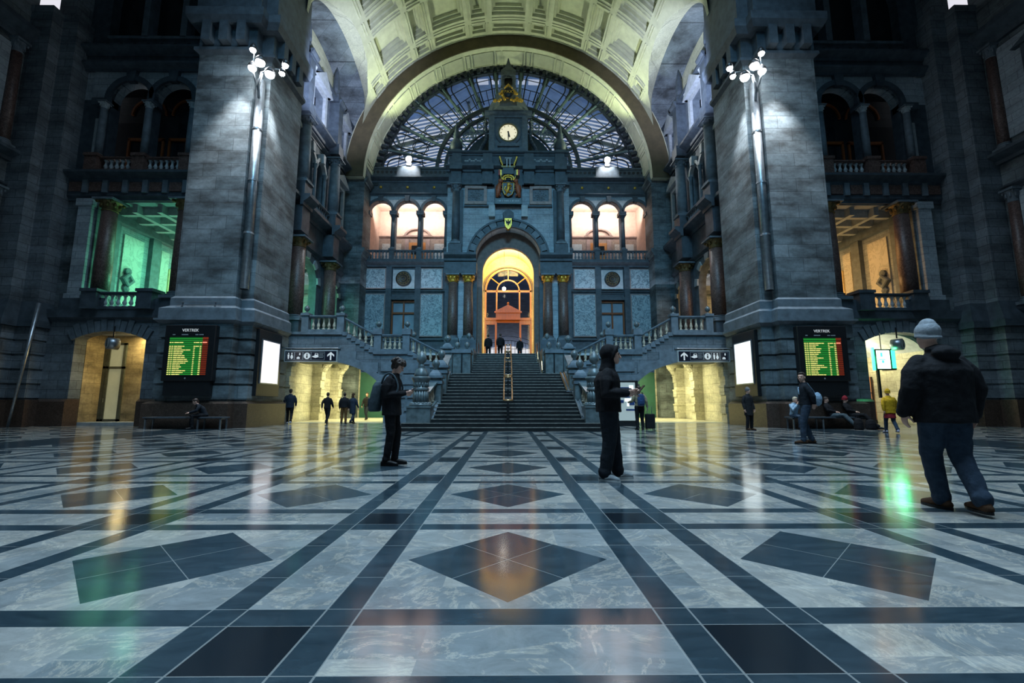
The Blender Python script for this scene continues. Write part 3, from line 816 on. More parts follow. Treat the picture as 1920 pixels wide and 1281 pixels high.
    mb = MB(mx); mb.box(-13.6, -11.15, 33.4, 35.3, 0, 18.2); mb.box(-13.2, -11.05, 33.4, 35.3, 18.2, 24); corn(mb, 33.3, 35.2, -11.15, 18.0, 18.5, .3, 'X'); corn(mb, 33.3, 35.2, -11.15, 12.2, 12.8, .25, 'X')
    mb.build('corner_pilaster', M['stone'], r)

for mx in (1, -1): side(mx)

# enclosing shell that the photo's viewpoint stands in
MB().box(-24, 24, -12.5, -12, 0, 36).build('wall_rear', M['stone'])
tag(bpy.data.objects['wall_rear'], 'stone wall closing the hall behind the viewpoint', 'wall', kind='structure')
MB().box(-24.5, 24.5, -12.5, 35.8, 35.5, 36).build('ceiling_dome_base', M['dark'])
tag(bpy.data.objects['ceiling_dome_base'], 'dark ceiling high above the crossing', 'ceiling', kind='structure')
mb = MB(); mb.wall(-14.6, 14.6, 19.3, 35.6, 19.6, 21.4, 'Y', [(0, 12.1, 18, 18.3, 12.1)], 40)
mb.build('wall_crossing_arch', M['cream']); tag(bpy.data.objects['wall_crossing_arch'], 'pale arch wall above the opening to the staircase hall', 'wall', kind='structure')
# ================================================================== BACK WALL
def back():
    r = struct('wall_back', 'end wall of the staircase hall with marble panels and two lit arcades', (0, 35, 4))
    MB().wall(-12, -2.4, 0, 12.2, 35, 35.7, 'Y', [(-8.2, .95, 6.2, 9.05, 0)]).wall(2.4, 12, 0, 12.2, 35, 35.7, 'Y', [(8.2, .95, 6.2, 9.05, 0)]).build('lower_storey', M['dark'], r)
    MB().wall(-12, -2.4, 12.2, 17.75, 35, 35.5, 'Y', [(-x, .9, 12.2, 16.4, .9) for x in (10.3, 8.15, 6.0)]).wall(2.4, 12, 12.2, 17.75, 35, 35.5, 'Y', [(x, .9, 12.2, 16.4, .9) for x in (10.3, 8.15, 6.0)]).build('arcade_storey', M['white'], r)
    mb = MB()
    for s in (-1, 1):
        a, b = sorted((s * 11.6, s * 4.6))
        corn(mb, a, b, 35, 11.75, 12.2, .45); corn(mb, a, b, 35, 17.7, 17.95, .15); mb.box(a, b, 34.9, 35.5, 17.95, 18.8); corn(mb, a, b, 35, 18.8, 19.25, .5)
        mb.box(s * 8.05 - .95, s * 8.05 + .95, 34.62, 35, 19.25, 20.12); mb.box(a, b, 34.75, 35.1, 19.25, 19.4); mb.box(a, b, 34.75, 35.05, 19.95, 20.12); mb.box(a, b, 34.82, 35.05, 19.4, 19.95)
        for x in (10.3, 8.15, 6.0):
            mb.ring(s * x, 16.4, .9, 1.12, 34.88, 35.05, 0, 180, 20)
            mb.poly([(s * x - .14, 17.2), (s * x + .14, 17.2), (s * x + .2, 17.7), (s * x - .2, 17.7)], 34.8, 35.05)
        for x in (11.37, 9.22, 7.08, 4.95): mb.box(s * x - .3, s * x + .3, 34.8, 35.5, 16.1, 16.4)
        corn(mb, a, b, 35, 9.6, 9.85, .15); corn(mb, a, b, 35, 5.7, 6.0, .2); mb.box(a, b, 34.8, 35, 4.26, 5.7)
        for x in (9.38, 7.1): mb.box(s * x - .22, s * x + .22, 34.82, 35.05, 6.0, 11.75)
        mb.box(s * 8.2 - 1.25, s * 8.2 + 1.25, 34.85, 35, 9.1, 9.35); 
    mb.build('mouldings', M['dark'], r)
    mb = MB()
    for s in (-1, 1):
        for k in range(19):
            x = s * (11.3 - k * .36)
            mb.disc(x, 19.68, [(.12, 0), (.12, .02)], 34.82, n=12)
    mb.build('parapet_shade_discs', M['black'], r)  # black discs on the parapet stand in for shaded holes
    fr = MB(); pn = MB()
    for s in (-1, 1):
        for (x, hw, z0, z1) in ((10.5, .8, 10.05, 11.55), (6.05, .8, 10.05, 11.55), (10.5, .8, 6.25, 9.5), (6.0, .82, 6.25, 9.5)):
            fr.box(s * x - hw - .08, s * x + hw + .08, 34.88, 35, z0 - .08, z1 + .08); pn.box(s * x - hw, s * x + hw, 34.85, 34.95, z0, z1)
    fr.build('panel_frames', M['rose'], r); pn.build('marble_panels', M['veined'], r)
    for s in (-1, 1):
        ro = MB().box(s * 8.2 - .85, s * 8.2 + .85, 34.8, 35, 9.95, 11.5).build('roundel_panel', M['pale'], r)
        MB().disc(s * 8.2, 10.75, [(.62, 0), (.62, .06), (.5, .1), (.1, .06)], 34.8).build('roundel', M['black'], ro)
        m = MB()
        for q in (.18, .34, .5): m.ring(s * 8.2, 10.75, q - .012, q + .012, 34.66, 34.72, 0, 360, 28)
        for k in range(12):
            a = k * PI / 6
            m.ell((s * 8.2 + .42 * math.cos(a), 34.69, 10.75 + .42 * math.sin(a)), .05, .03, .05, 6, 4)
        m.build('roundel_gilding', M['dull_gold'], ro)
    mb = MB()
    for s in (-1, 1):
        for x in (10.3, 8.15, 6.0): mb.ell((s * x, 34.85, 18.4), .12, .08, .12, 8, 6)
    mb.build('gilt_bosses', M['gold'], r)
    for s, S in ((-1, 'left'), (1, 'right')):
        w = root('window', 'brown wooden casement window under a roundel, %s of the portal' % S, 'window', (s * 8.2, 35.2, 6.2), kind='structure')
        m = MB()
        for q in (-.95, -.06, .83): m.box(s * 8.2 + q, s * 8.2 + q + .12, 35.1, 35.2, 6.2, 9.05)
        for z in (6.2, 8.0, 8.93): m.box(s * 8.2 - .95, s * 8.2 + .95, 35.08, 35.2, z, z + .14)
        m.build('frame', M['wood'], w)
        MB().box(s * 8.2 - .95, s * 8.2 + .95, 35.22, 35.25, 6.2, 9.05).build('glazing', M['bluepane'], w)
        for i, x in enumerate((11.37, 9.22, 7.08, 4.95)):
            q = ('outermost', 'second outermost', 'second innermost', 'innermost')[i]
            column('%s of four slim dark columns of the lit arcade %s of the portal' % (q, S), s * x, 34.95, 13.1, 16.1, .17, 'dark', 1, cap='dark')
        for i, x in enumerate((10.3, 8.15, 6.0)):
            q = ('outer', 'middle', 'inner')[i]
            balustrade('balustrade', 'low balustrade under the %s arch of the lit arcade on the %s' % (q, S), (s * x - 1.07, 34.75, 12.2), (s * x + 1.07, 34.75, 12.2), 8, .85, ((0, 1) if i == 0 else (0,)) if s > 0 else ((0, 1) if i == 0 else (1,)), mat='dark', bmat='mid', w=.26)
        # lit room behind the arcade
        rm = struct('wall_arcade_room_' + S, 'brightly lit pinkish room behind the arcade %s of the portal' % S, (s * 8.1, 37.5, 12.2), 'room')
        a, b = sorted((s * 11.8, s * 4.4))
        MB().box(a, b, 35.5, 39.6, 11.9, 12.2).build('room_floor', M['mid'], rm)
        MB().box(a, b, 39.3, 39.6, 12.2, 18.6).box(a, a + .25, 35.5, 39.5, 12.2, 18.6).box(b - .25, b, 35.5, 39.5, 12.2, 18.6).box(a, b, 35.5, 39.6, 18.3, 18.6).build('room_walls', M['blush'], rm)
        m = MB(); corn(m, a + .25, b - .25, 39.3, 15.6, 15.9, .25); m.box(s * 8.1 - 1.1, s * 8.1 - .75, 39.05, 39.3, 12.2, 15.6); m.box(s * 8.1 + .75, s * 8.1 + 1.1, 39.05, 39.3, 12.2, 15.6)
        m.ring(s * 8.1, 15.9, 1.0, 1.2, 39.0, 39.3, 0, 180, 16, ry=.6); m.box(s * 8.1 - 1.3, s * 8.1 + 1.3, 39.0, 39.3, 15.8, 15.95); m.box(a + .25, b - .25, 39.2, 39.3, 12.2, 12.9)
        m.build('room_mouldings', M['rose'], rm)
        m = MB()
        m.box(a + .25, b - .25, 39.22, 39.3, 12.2, 15.6); m.build('room_dado', M['dado'], rm); m = MB()
        for x in (10.4, 5.75): m.box(s * x - .85, s * x + .85, 39.15, 39.25, 12.9, 15.2)
        m.build('room_marble_panels', M['soft'], rm)
        d = root('door', 'orange wooden door with a small window in the lit arcade room on the %s' % S, 'door', (s * 8.1, 39.2, 12.2), kind='structure')
        MB().box(s * 8.1 - .75, s * 8.1 + .75, 39.12, 39.25, 12.2, 15.3).build('door_leaf', M['wood_l'], d)
        MB().box(s * 8.1 - .5, s * 8.1 + .5, 39.05, 39.14, 14.2, 15.0).build('pane', M['dglass'], d)
    return r
M['bluepane'] = m_plain('grey_blue_pane', (.22, .3, .36), .15, 0, 1, .2, 0)
M['dado'] = m_plain('brown_dado', (.26, .19, .15), .6)
M['blush'] = m_plain('blush_wall', (.66, .5, .42), .7, 0, 3, .12)
back()

# ------------------------------------------------------------------ portal
def portal():
    r = struct('wall_portal', 'projecting stone portal with a deep round arch at the head of the stairs', (0, 33.5, 4.3), 'portal')
    MB().wall(-4.7, 4.7, 4.26, 18, 33.4, 35, 'Y', [(0, 2.5, 4.26, 11.9, 2.5)], 32).build('portal_wall', M['white'], r)
    mb = MB(); mb.ring(0, 11.9, 2.5, 2.62, 33.1, 33.4, 0, 180, 32); mb.ring(0, 11.9, 3.02, 3.16, 33.1, 33.4, 0, 180, 32)
    mb.build('archivolt_mouldings', M['dark'], r)
    m1 = MB(); m2 = MB()
    for k in range(15):
        (m1 if k % 2 else m2).ring(0, 11.9, 2.62, 3.02, 33.2 - .06 * (k % 2), 33.4, k * 12 + .6, k * 12 + 11.4, 3)
    m1.build('light_voussoirs', M['mid'], r); m2.build('dark_voussoirs', M['dark'], r)
    mb = MB(); mb.ring(0, 11.15, 2.0, 3.3, 34.3, 34.7, 0, 180, 32); mb.box(-2.6, -2.0, 34.3, 34.7, 4.26, 11.15); mb.box(2.0, 2.6, 34.3, 34.7, 4.26, 11.15)
    mb.build('inner_arch', M['rosedark'], r)
    mb = MB(); mb.ring(0, 11.3, 2.08, 2.3, 34.7, 37.4, 0, 180, 32); mb.box(-2.3, -2.08, 34.7, 37.4, 4.26, 11.3); mb.box(2.08, 2.3, 34.7, 37.4, 4.26, 11.3)
    mb.wall(-2.2, 2.2, 4.26, 13.7, 37.1, 37.3, 'Y', [(0, 1.93, 4.26, 10.35, 1.93)], 28)
    mb.build('vestibule', M['ochre'], r)
    mb = MB(); mb.ring(0, 10.35, 2.0, 2.12, 36.9, 37.1, 0, 180, 28); mb.build('vestibule_hood', M['rosedark'], r)
    mb = MB()
    for s in (-1, 1):
        a, b = sorted((s * 2.35, s * 4.75))
        mb.box(a, b, 32.5, 33.5, 10.55, 10.95); mb.box(a, b, 32.6, 33.5, 10.95, 11.5)
        mb.poly(cprof(32.6, 11.5, 12.05, .4), a, b, 'X'); mb.box(a, b, 33.35, 33.5, 4.26, 10.6)
        mb.box(a, b, 32.45, 33.5, 4.26, 4.6)
        for x in (4.1, 2.95): mb.box(s * x - .52, s * x + .52, 32.45, 33.5, 4.6, 5.6)
        mb.box(s * 4.0 - .5, s * 4.0 + .5, 32.8, 33.5, 12.05, 12.95)
        mb.box(s * 3.62 - .14, s * 3.62 + .14, 33.2, 33.5, 12.05, 17.4)
    mb.box(-4.7, 4.7, 33.05, 33.6, 17.75, 18.0); mb.box(-4.6, 4.6, 33.15, 33.6, 18.0, 18.8); mb.poly(cprof(33.2, 18.8, 19.25, .5), -4.8, 4.8, 'X')
    for x in (-4.0, -1.6, 1.6, 4.0): mb.box(x - .4, x + .4, 32.85, 33.6, 17.75, 18.8); mb.box(x - .48, x + .48, 32.6, 33.6, 18.8, 19.3); mb.box(x - .36, x + .36, 33.0, 33.6, 19.3, 20.3)
    mb.box(-4.6, 4.6, 33.2, 34.9, 19.25, 20.3); mb.poly(cprof(33.2, 20.2, 20.5, .25), -4.7, 4.7, 'X')
    mb.box(-3.4, 3.4, 33.22, 33.42, 16.05, 16.2)
    mb.build('entablatures', M['dark'], r)
    mb = MB()
    for s in (-1, 1):
        for k in range(9):
            x = s * (2.05 + k * .16); mb.ell((x, 33.2, 19.8 + .08 * math.cos(k * 2.1)), .1, .05, .07, 8, 5)
        mb.box(s * 1.25 - .24, s * 1.25 + .24, 33.05, 33.4, 15.2, 16.1)
    mb.build('swags_and_brackets', M['pale'], r)
    for s, S in ((-1, 'left'), (1, 'right')):
        m = MB(); x = s * 2.5
        m.wall(x - .85, x + .85, 16.22, 17.7, 33.15, 33.4, 'Y', [(x, .62, 16.45, 17.48, 0)]); m.build('relief_frame', M['rose'], r)
        q = MB().box(x - .62, x + .62, 33.3, 33.4, 16.45, 17.48).build('relief', M['mid'], r)
        m = MB()
        for k in range(26):
            a = k * 2.4; rr = .05 + .017 * k
            m.ell((x + rr * math.cos(a), 33.28, 16.97 + rr * math.sin(a)), .075, .04, .06, 6, 4)
        m.build('foliage_carving', M['mid'], q)
        column('outer of two brown marble columns %s of the lit portal' % S, s * 4.1, 33.0, 5.6, 10.55, .36, 'red', cap='gold')
        column('inner of two brown marble columns %s of the lit portal' % S, s * 2.95, 33.0, 5.6, 10.55, .36, 'red', cap='gold')
        MB().box(s * 3.52 - .2, s * 3.52 + .2, 33.2, 33.4, 5.0, 10.5).build('pale_strip', M['white'], r)
        column('dark upper column above the portal on the %s, beside the pale wall' % S, s * 4.0, 33.15, 12.95, 17.75, .3, 'dark', cap='mid')
        o = root('obelisk', 'dark stone statue-like finial on the %s shoulder of the clock gable' % S, 'finial', (s * 4.15, 34, 20.4))
        MB().box(s * 4.15 - .42, s * 4.15 + .42, 33.6, 34.4, 20.4, 21.0).build('pedestal', M['dark'], o)
        MB().lathe([(.3, 0), (.46, .2), (.5, .5), (.34, .9), (.2, 1.1), (.26, 1.3), (.2, 1.6), (.1, 2.2), (.02, 2.6)], s * 4.15, 34, 21.0, 12).build('urn', M['dark'], o, True)
    # keystone with gilded eagle shield
    k = root('keystone_shield', 'small gilded eagle shield on the keystone of the portal arch', 'emblem', (0, 33, 14.6))
    MB().poly([(-.35, 14.95), (.35, 14.95), (.42, 15.4), (.2, 15.6), (0, 15.75), (-.2, 15.6), (-.42, 15.4)], 32.9, 33.4).build('crown_block', M['dark'], k)
    s_ = [(-.27, 14.95), (.27, 14.95), (.27, 14.45), (.16, 14.22), (0, 14.08), (-.16, 14.22), (-.27, 14.45)]
    MB().poly(s_, 32.85, 33.2).build('shield', M['gold'], k)
    m = MB().ell((0, 32.83, 14.55), .06, .03, .2, 8, 6).ell((0, 32.83, 14.8), .05, .03, .05, 8, 6)
    for s in (-1, 1):
        for q in range(3): m.poly([(s * .05, 14.66), (s * (.2 - .02 * q), 14.84 - q * .12), (s * (.2 - .03 * q), 14.72 - q * .12), (s * .05, 14.56)], 32.81, 32.85)
    m.build('eagle', M['black'], k)
    return r
M['ochre'] = m_stone('ochre_plaster', (.66, .55, .27), (.7, .58, .3), (.45, .36, .18), 1.4, .6, var=.25)
M['rosedark'] = m_plain('dark_rose_stone', (.12, .085, .07), .6, 0, 4)
portal()

# ------------------------------------------------------------------ coat of arms
def arms():
    o = root('coat_of_arms', 'painted and gilded royal coat of arms with lion shield above the portal', 'emblem', (0, 33, 16.2))
    MB().box(-1.05, 1.05, 33.0, 33.3, 16.15, 19.9).build('back_panel', M['dark'], o)
    pl = MB().box(-1.0, 1.0, 32.85, 33.05, 16.1, 16.55).build('motto_plaque', M['black'], o)
    m = MB(); random.seed(3); x = -.8
    while x < .8:
        w = random.choice((.04, .06, .05)); m.box(x, x + w, 32.83, 32.86, 16.28, 16.4); x += w + random.choice((.03, .03, .08))
    m.build('motto_lettering', M['pale'], pl)
    sh = [(-.42, 17.75), (.42, 17.75), (.42, 17.15), (.28, 16.8), (0, 16.62), (-.28, 16.8), (-.42, 17.15)]
    s = MB().poly(sh, 32.75, 33.0).build('shield', M['black'], o)
    m = MB()
    m.tube([(-.14, 32.72, 16.92), (-.05, 32.7, 17.1), (.03, 32.68, 17.3), (.0, 32.7, 17.48)], [.08, .11, .13, .1], 10)
    m.ell((.03, 32.68, 17.58), .13, .07, .11, 10, 6); m.tube([(.1, 32.68, 17.56), (.19, 32.68, 17.55)], .05, 6)
    for a, b in (((.06, 17.4), (.26, 17.5)), ((.06, 17.25), (.26, 17.25)), ((-.02, 17.0), (.2, 16.95)), ((-.1, 16.9), (-.2, 16.8)), ((-.1, 17.0), (-.28, 17.2)), ((-.28, 17.2), (-.2, 17.45))):
        m.tube([(a[0], 32.72, a[1]), (b[0], 32.72, b[1])], .05, 6)
    m.build('gold_lion', M['gold'], s)
    m = MB()
    for a, b in zip(sh, sh[1:] + sh[:1]): m.tube([(a[0], 32.74, a[1]), (b[0], 32.74, b[1])], .022, 6)
    m.build('shield_rim', M['gold'], s)
    for q, nm in ((-1, 'lion_supporter'), (1, 'lion_supporter')):
        m = MB()
        m.tube([(q * .85, 32.8, 16.6), (q * .78, 32.8, 17.0), (q * .72, 32.8, 17.4), (q * .64, 32.8, 17.75)], [.11, .18, .2, .13], 10)
        m.ell((q * .58, 32.73, 17.9), .19, .11, .17, 10, 6); m.tube([(q * .65, 32.75, 17.5), (q * .45, 32.72, 17.6)], .05, 6); m.tube([(q * .68, 32.75, 17.3), (q * .45, 32.72, 17.2)], .05, 6)
        m.tube([(q * .75, 32.78, 16.95), (q * .55, 32.75, 16.65)], .06, 6); m.tube([(q * .85, 32.8, 17.0), (q * .98, 32.8, 17.3), (q * .9, 32.8, 17.6)], .03, 6)
        m.build(nm, M['lion'], o, True)
        m = MB(); m.tube([(q * .5, 32.7, 18.0), (q * .7, 32.65, 18.8)], .018, 6).build('flagstaff', M['gold'], o)
        f = MB()
        for i, c in enumerate(('black', 'gold', 'flagred')):
            MB().box(q * .5 + (i if q > 0 else -i) * q * .12 * q, q * .5 + (i if q > 0 else -i) * q * .12 * q + .12, 32.62, 32.66, 18.3, 18.75).build('flag_stripe', M[c], o)
    m = MB()
    for k in range(14):
        a = R(-20 + k * 220 / 13); m.ell((.42 * math.cos(a), 32.72, 18.08 + .26 * math.sin(a)), .085, .05, .075, 6, 5); m.ell((.25 * math.cos(a), 32.7, 18.02 + .15 * math.sin(a)), .06, .05, .06, 6, 5)
    m.build('gold_mantling', M['gold'], o)
    m = MB().box(-.42, .42, 32.7, 33, 18.45, 18.95).build('shield_panel', M['black'], o)
    cr = MB().poly([(-.5, 18.98), (.5, 18.98), (.62, 19.25), (-.62, 19.25)], 32.7, 33).build('crown_band', M['dull_gold'], o)
    m = MB()
    for x in (-.16, .08): m.box(x, x + .1, 32.66, 32.75, 18.98, 19.72)
    m.box(-.26, .28, 32.66, 32.75, 19.68, 19.76); m.build('crown_pillars', M['pale'], cr)
    m = MB()
    for q in (-1, 1):
        for k in range(5): m.ell((q * (.45 + .05 * k), 32.72, 19.2 + .15 * k), .07, .05, .11, 6, 5)
    m.build('crown_leaves', M['gold'], cr)
M['lion'] = m_plain('red_brown_painted_lion', (.3, .08, .035), .5, .1, 12, .3)
M['flagred'] = m_plain('flag_red', (.3, .03, .03), .6)
arms()

# ------------------------------------------------------------------ clock gable
def gable():
    o = root('clock_gable', 'dark domed clock gable with lantern standing before the fan window', 'gable', (0, 34, 20.4))
    m = MB().box(-1.5, 1.5, 33.2, 34.8, 20.4, 23.8)
    for s in (-1, 1):
        m.box(s * 1.3 - .22, s * 1.3 + .22, 33.0, 33.4, 20.5, 23.5)
        for k in range(14):
            a = k / 13
            m.ell((s * (1.75 + .55 * (1 - a) ** 2 + .1 * math.sin(a * 9)), 34, 20.6 + 2.9 * a), .16, .3, .16, 8, 6)
    m.poly(cprof(33.2, 23.4, 23.85, .3), -1.85, 1.85, 'X'); m.box(-1.15, 1.15, 33.1, 33.25, 20.6, 20.75); m.box(-.85, .85, 33.05, 33.25, 20.95, 21.2)
    m.build('gable_body', M['gable'], o)
    m = MB().lathe([(.98, 0), (.98, .1), (.86, .14), (.8, .05)], 0, 0, 0, 8)
    m = MB().disc(0, 22.06, [(1.0, 0), (1.0, .1), (.8, .18), (.7, .1)], 33.2, n=40).build('dial_surround', M['gable'], o)
    m = MB().lathe([(1.78, 0), (1.72, .35), (1.5, .95), (1.2, 1.5), (.95, 1.95), (.8, 2.25), (.78, 2.35)], 0, 34, 23.85, 8, PI / 8)
    m.build('dome_roof', M['gable'], o)
    m = MB().box(-.62, .62, 33.4, 34.6, 26.15, 26.4)
    for x in (-.5, .32):
        for y in (33.5, 34.32): m.box(x, x + .18, y, y + .18, 26.4, 27.3)
    m.box(-.6, .6, 33.4, 34.6, 27.3, 27.75); m.ring(0, 27.0, .3, .52, 33.45, 33.6, 0, 180, 12); m.lathe([(.85, 0), (.75, .1), (.4, .5), (.2, .95), (.05, 1.5)], 0, 34, 27.75, 4, PI / 4)
    m.build('lantern', M['gable'], o)
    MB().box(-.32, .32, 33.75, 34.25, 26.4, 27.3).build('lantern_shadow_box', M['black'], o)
    c = root('wall_clock', 'round cream-lit clock showing half past five on the dark gable', 'clock', (0, 33.1, 22.06))
    MB().ring(0, 22.06, .68, .78, 32.98, 33.12, 0, 360, 40).build('rim', M['dull_gold'], c)
    MB().disc(0, 22.06, [(.7, 0), (.7, .02)], 33.08, n=40).build('dial', M['dial'], c)
    m = MB()
    for k in range(12):
        a = k * PI / 6; x, z = .57 * math.sin(a), 22.06 + .57 * math.cos(a)
        m.tube([(x * .93, 33.05, 22.06 + (z - 22.06) * .93), (x * 1.07, 33.05, 22.06 + (z - 22.06) * 1.07)], .028, 6)
    m.build('hour_marks', M['black'], c)
    MB().poly([(-.05, .12 + 22.06), (.05, .12 + 22.06), (.035, 21.5), (-.0, 21.42), (-.035, 21.5)], 33.02, 33.04).build('minute_hand', M['black'], c)
    a = R(-(180 - 15)); ca, sa = math.cos(a), math.sin(a)
    pts = [(-.06, -.1), (.06, -.1), (.05, .36), (0, .46), (-.05, .36)]
    MB().poly([(x * ca - z * sa, 22.06 + x * sa + z * ca) for x, z in pts], 33.0, 33.02).build('hour_hand', M['black'], c)
    e = root('gilded_emblem', 'gilded scrollwork emblem with a dark oval under the lantern', 'emblem', (0, 32.7, 23.95))
    m = MB(); random.seed(5)
    for k in range(34):
        x = (random.random() * 2 - 1); h = (1 - abs(x)) ** .8
        m.ell((x * 1.05, 32.1, 24.05 + random.random() * 1.35 * h), .13, .09, .11, 8, 5)
    m.tube([(-.25, 32.2, 25.2), (0, 32.3, 25.6), (.25, 32.2, 25.2)], .1, 8); m.build('scrolls', M['gold'], e, True)
    ov = MB().ell((0, 32.04, 24.75), .38, .1, .45, 20, 10).build('oval', M['black'], e, True)
    tx = bpy.data.curves.new('monogram', 'FONT'); tx.body = 'PAX'; tx.size = .34; tx.align_x = 'CENTER'; tx.extrude = .01
    t = link('monogram', text_mesh(tx, 'monogram'), M['gold'], ov); w0 = wloc(ov); t.location = (0, 31.93 - w0[1], 24.63 - w0[2]); t.rotation_euler = (PI / 2, 0, 0)
    for s, S in ((-1, 'left'), (1, 'right')):
        pass
M['gable'] = m_plain('slate_blue_stone', (.1, .125, .15), .6, 0, 4, .3)
gable()

# ------------------------------------------------------------------ archivolt and fan window
def fan():
    r = struct('trim_window_arch', 'broad pale panelled arch framing the fan window', (0, 34, 18.3), 'arch')
    MB().ring(0, 18.3, 11.1, 12.6, 32.88, 35.4, 0, 180, 72).build('arch_soffit', M['cream_p'], r)
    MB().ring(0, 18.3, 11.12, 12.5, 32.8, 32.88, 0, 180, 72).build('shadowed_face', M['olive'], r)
    m = MB(); a = 4
    while a < 174:
        for w in (9.2, 2.2):
            if a + w > 176: break
            for p0, p1, y0, y1 in ((a, a + w, 33.3, 33.36), (a, a + w, 34.75, 34.81), (a, a + .3, 33.3, 34.8), (a + w - .3, a + w, 33.3, 34.8)):
                m.ring(0, 18.3, 11.03, 11.1, y0, y1, p0, p1, max(1, int(w / 3)))
            a += w + .9
    m.build('panel_fillets', M['cream_p'], r)
    m = MB()
    for k in range(60):
        a = 3 * k + 1
        m.ring(0, 18.4, 10.55, 11.12, 34.85, 35.3, a, a + 1.3, 1)
    m.ring(0, 18.4, 10.48, 10.56, 35.05, 35.35, 0, 180, 60)
    m.build('bracket_ring', M['irond'], r)
    w = root('window_1', 'great semicircular iron and glass fan window above the clock', 'window', (0, 35.3, 18.4), kind='structure')
    mul = [((-10.28, 21.89), (-6.46, 21.02)), ((-9.82, 24.38), (-5.69, 22.25)), ((-7.96, 26.4), (-4.52, 23.29)), ((-5.98, 27.91), (-3.33, 24.24)), ((-3.56, 29.18), (-2.22, 25.47)), ((-1.16, 29.65), (-.86, 26.0))]
    mul += [((-a[0], a[1]), (-b[0], b[1])) for a, b in mul[::-1]]
    for o_, i_ in mul:
        d = Vector((o_[0] - i_[0], 0, o_[1] - i_[1])).normalized()
        c = Vector((i_[0], 35.2, i_[1])) - d * 1.0
        MB().tube([c, (o_[0], 35.2, o_[1])], .13, 8).tube([Vector((o_[0], 35.15, o_[1])) - d * 3.2, Vector((o_[0], 35.15, o_[1])) - d * 2.9], .2, 8).build('mullion', M['iron'], w)
    m = MB()
    bays = list(zip(mul, mul[1:]))
    first = (((-10.75, 19.3), (-6.0, 19.3)), mul[0]); last = (mul[-1], ((10.75, 19.3), (6.0, 19.3)))
    for (A, B) in [first] + bays + [last]:
        Ao, Ai, Bo, Bi = (Vector((p[0], 35.25, p[1])) for p in (A[0], A[1], B[0], B[1]))
        def P(s, t): return (Ai.lerp(Ao, t)).lerp(Bi.lerp(Bo, t), s)
        def loop(s0, s1, t0, t1, rt, rad):
            q = [P(s0, t0)]
            for k in range(13):
                a = PI - PI * k / 12
                q.append(P((s0 + s1) / 2 + (s1 - s0) / 2 * math.cos(a), t1 - rt + rt * math.sin(a)))
            q.append(P(s1, t0)); m.tube(q, rad, 6)
        loop(.05, .95, .62, .96, .26, .12); loop(.22, .78, .1, .87, .2, .055)
        if abs(A[1][0] + B[1][0]) > 9: 
            q = [P(.5 + .26 * math.cos(k * PI / 8), .3 + .16 * math.sin(k * PI / 8)) for k in range(17)]; m.tube(q, .035, 6)
        else:
            m.tube([P(.5, 0), P(.5, .42)], .03, 6); m.tube([P(.12, 0), P(.12, .42)], .03, 6); m.tube([P(.88, 0), P(.88, .42)], .03, 6)
        for t in (.18, .42, .66): m.tube([P(0, t), P(1, t)], .032, 6)
        for s in (.24, .5, .76): m.tube([P(s, .86 if s != .5 else .86), P(s, .97)], .03, 6)
    m.build('tracery', M['irond'], w)
    m = MB(); m.ring(0, 19.9, 5.75, 6.0, 35.0, 35.35, 0, 180, 48); m.ring(0, 19.9, 5.1, 5.3, 35.0, 35.35, 0, 180, 48); m.ring(0, 19.9, 3.95, 4.05, 35.1, 35.3, 0, 180, 36)
    for k in range(24):
        a = R(7.5 * k + 3.75); m.tube([(5.3 * math.cos(a), 35.2, 19.9 + 5.3 * math.sin(a)), (5.75 * math.cos(a), 35.2, 19.9 + 5.75 * math.sin(a))], .04, 6)
    m.build('inner_rings', M['irond'], w)
    m = MB()
    for k in range(10):
        a = R(9 + 18 * k); cx, cz = 4.55 * math.cos(a), 19.9 + 4.55 * math.sin(a)
        m.ring(cx, cz, .5, .58, 35.15, 35.25, 0, 360, 20)
        for j in range(6):
            b = j * PI / 3; m.ring(cx + .29 * math.cos(b), cz + .29 * math.sin(b), .17, .21, 35.17, 35.23, 0, 360, 12)
    m.build('rosettes', M['iron'], w)
    pts = [(10.6 * math.cos(R(180 * k / 60)), 18.4 + 10.6 * math.sin(R(180 * k / 60))) for k in range(61)]
    MB().poly(pts, 35.42, 35.45).build('glass', M['glass'], w)
    MB().poly([(3.9 * math.cos(R(180 * k / 40)), 19.9 + 3.9 * math.sin(R(180 * k / 40))) for k in range(41)], 35.36, 35.42).build('dark_tympanum', M['irond'], w)
    # wall around the window
    m = MB().wall(-14.6, 14.6, 18.2, 35.6, 35.4, 35.8, 'Y', [(0, 10.9, 18.2, 18.3, 10.9)], 48); m.build('wall_window', M['mid'])
    tag(bpy.data.objects['wall_window'], 'end wall above the fan window', 'wall', kind='structure')
M['irond'] = m_plain('dark_blue_iron', (.02, .03, .036), .5, .2, 6, .2)
fan()

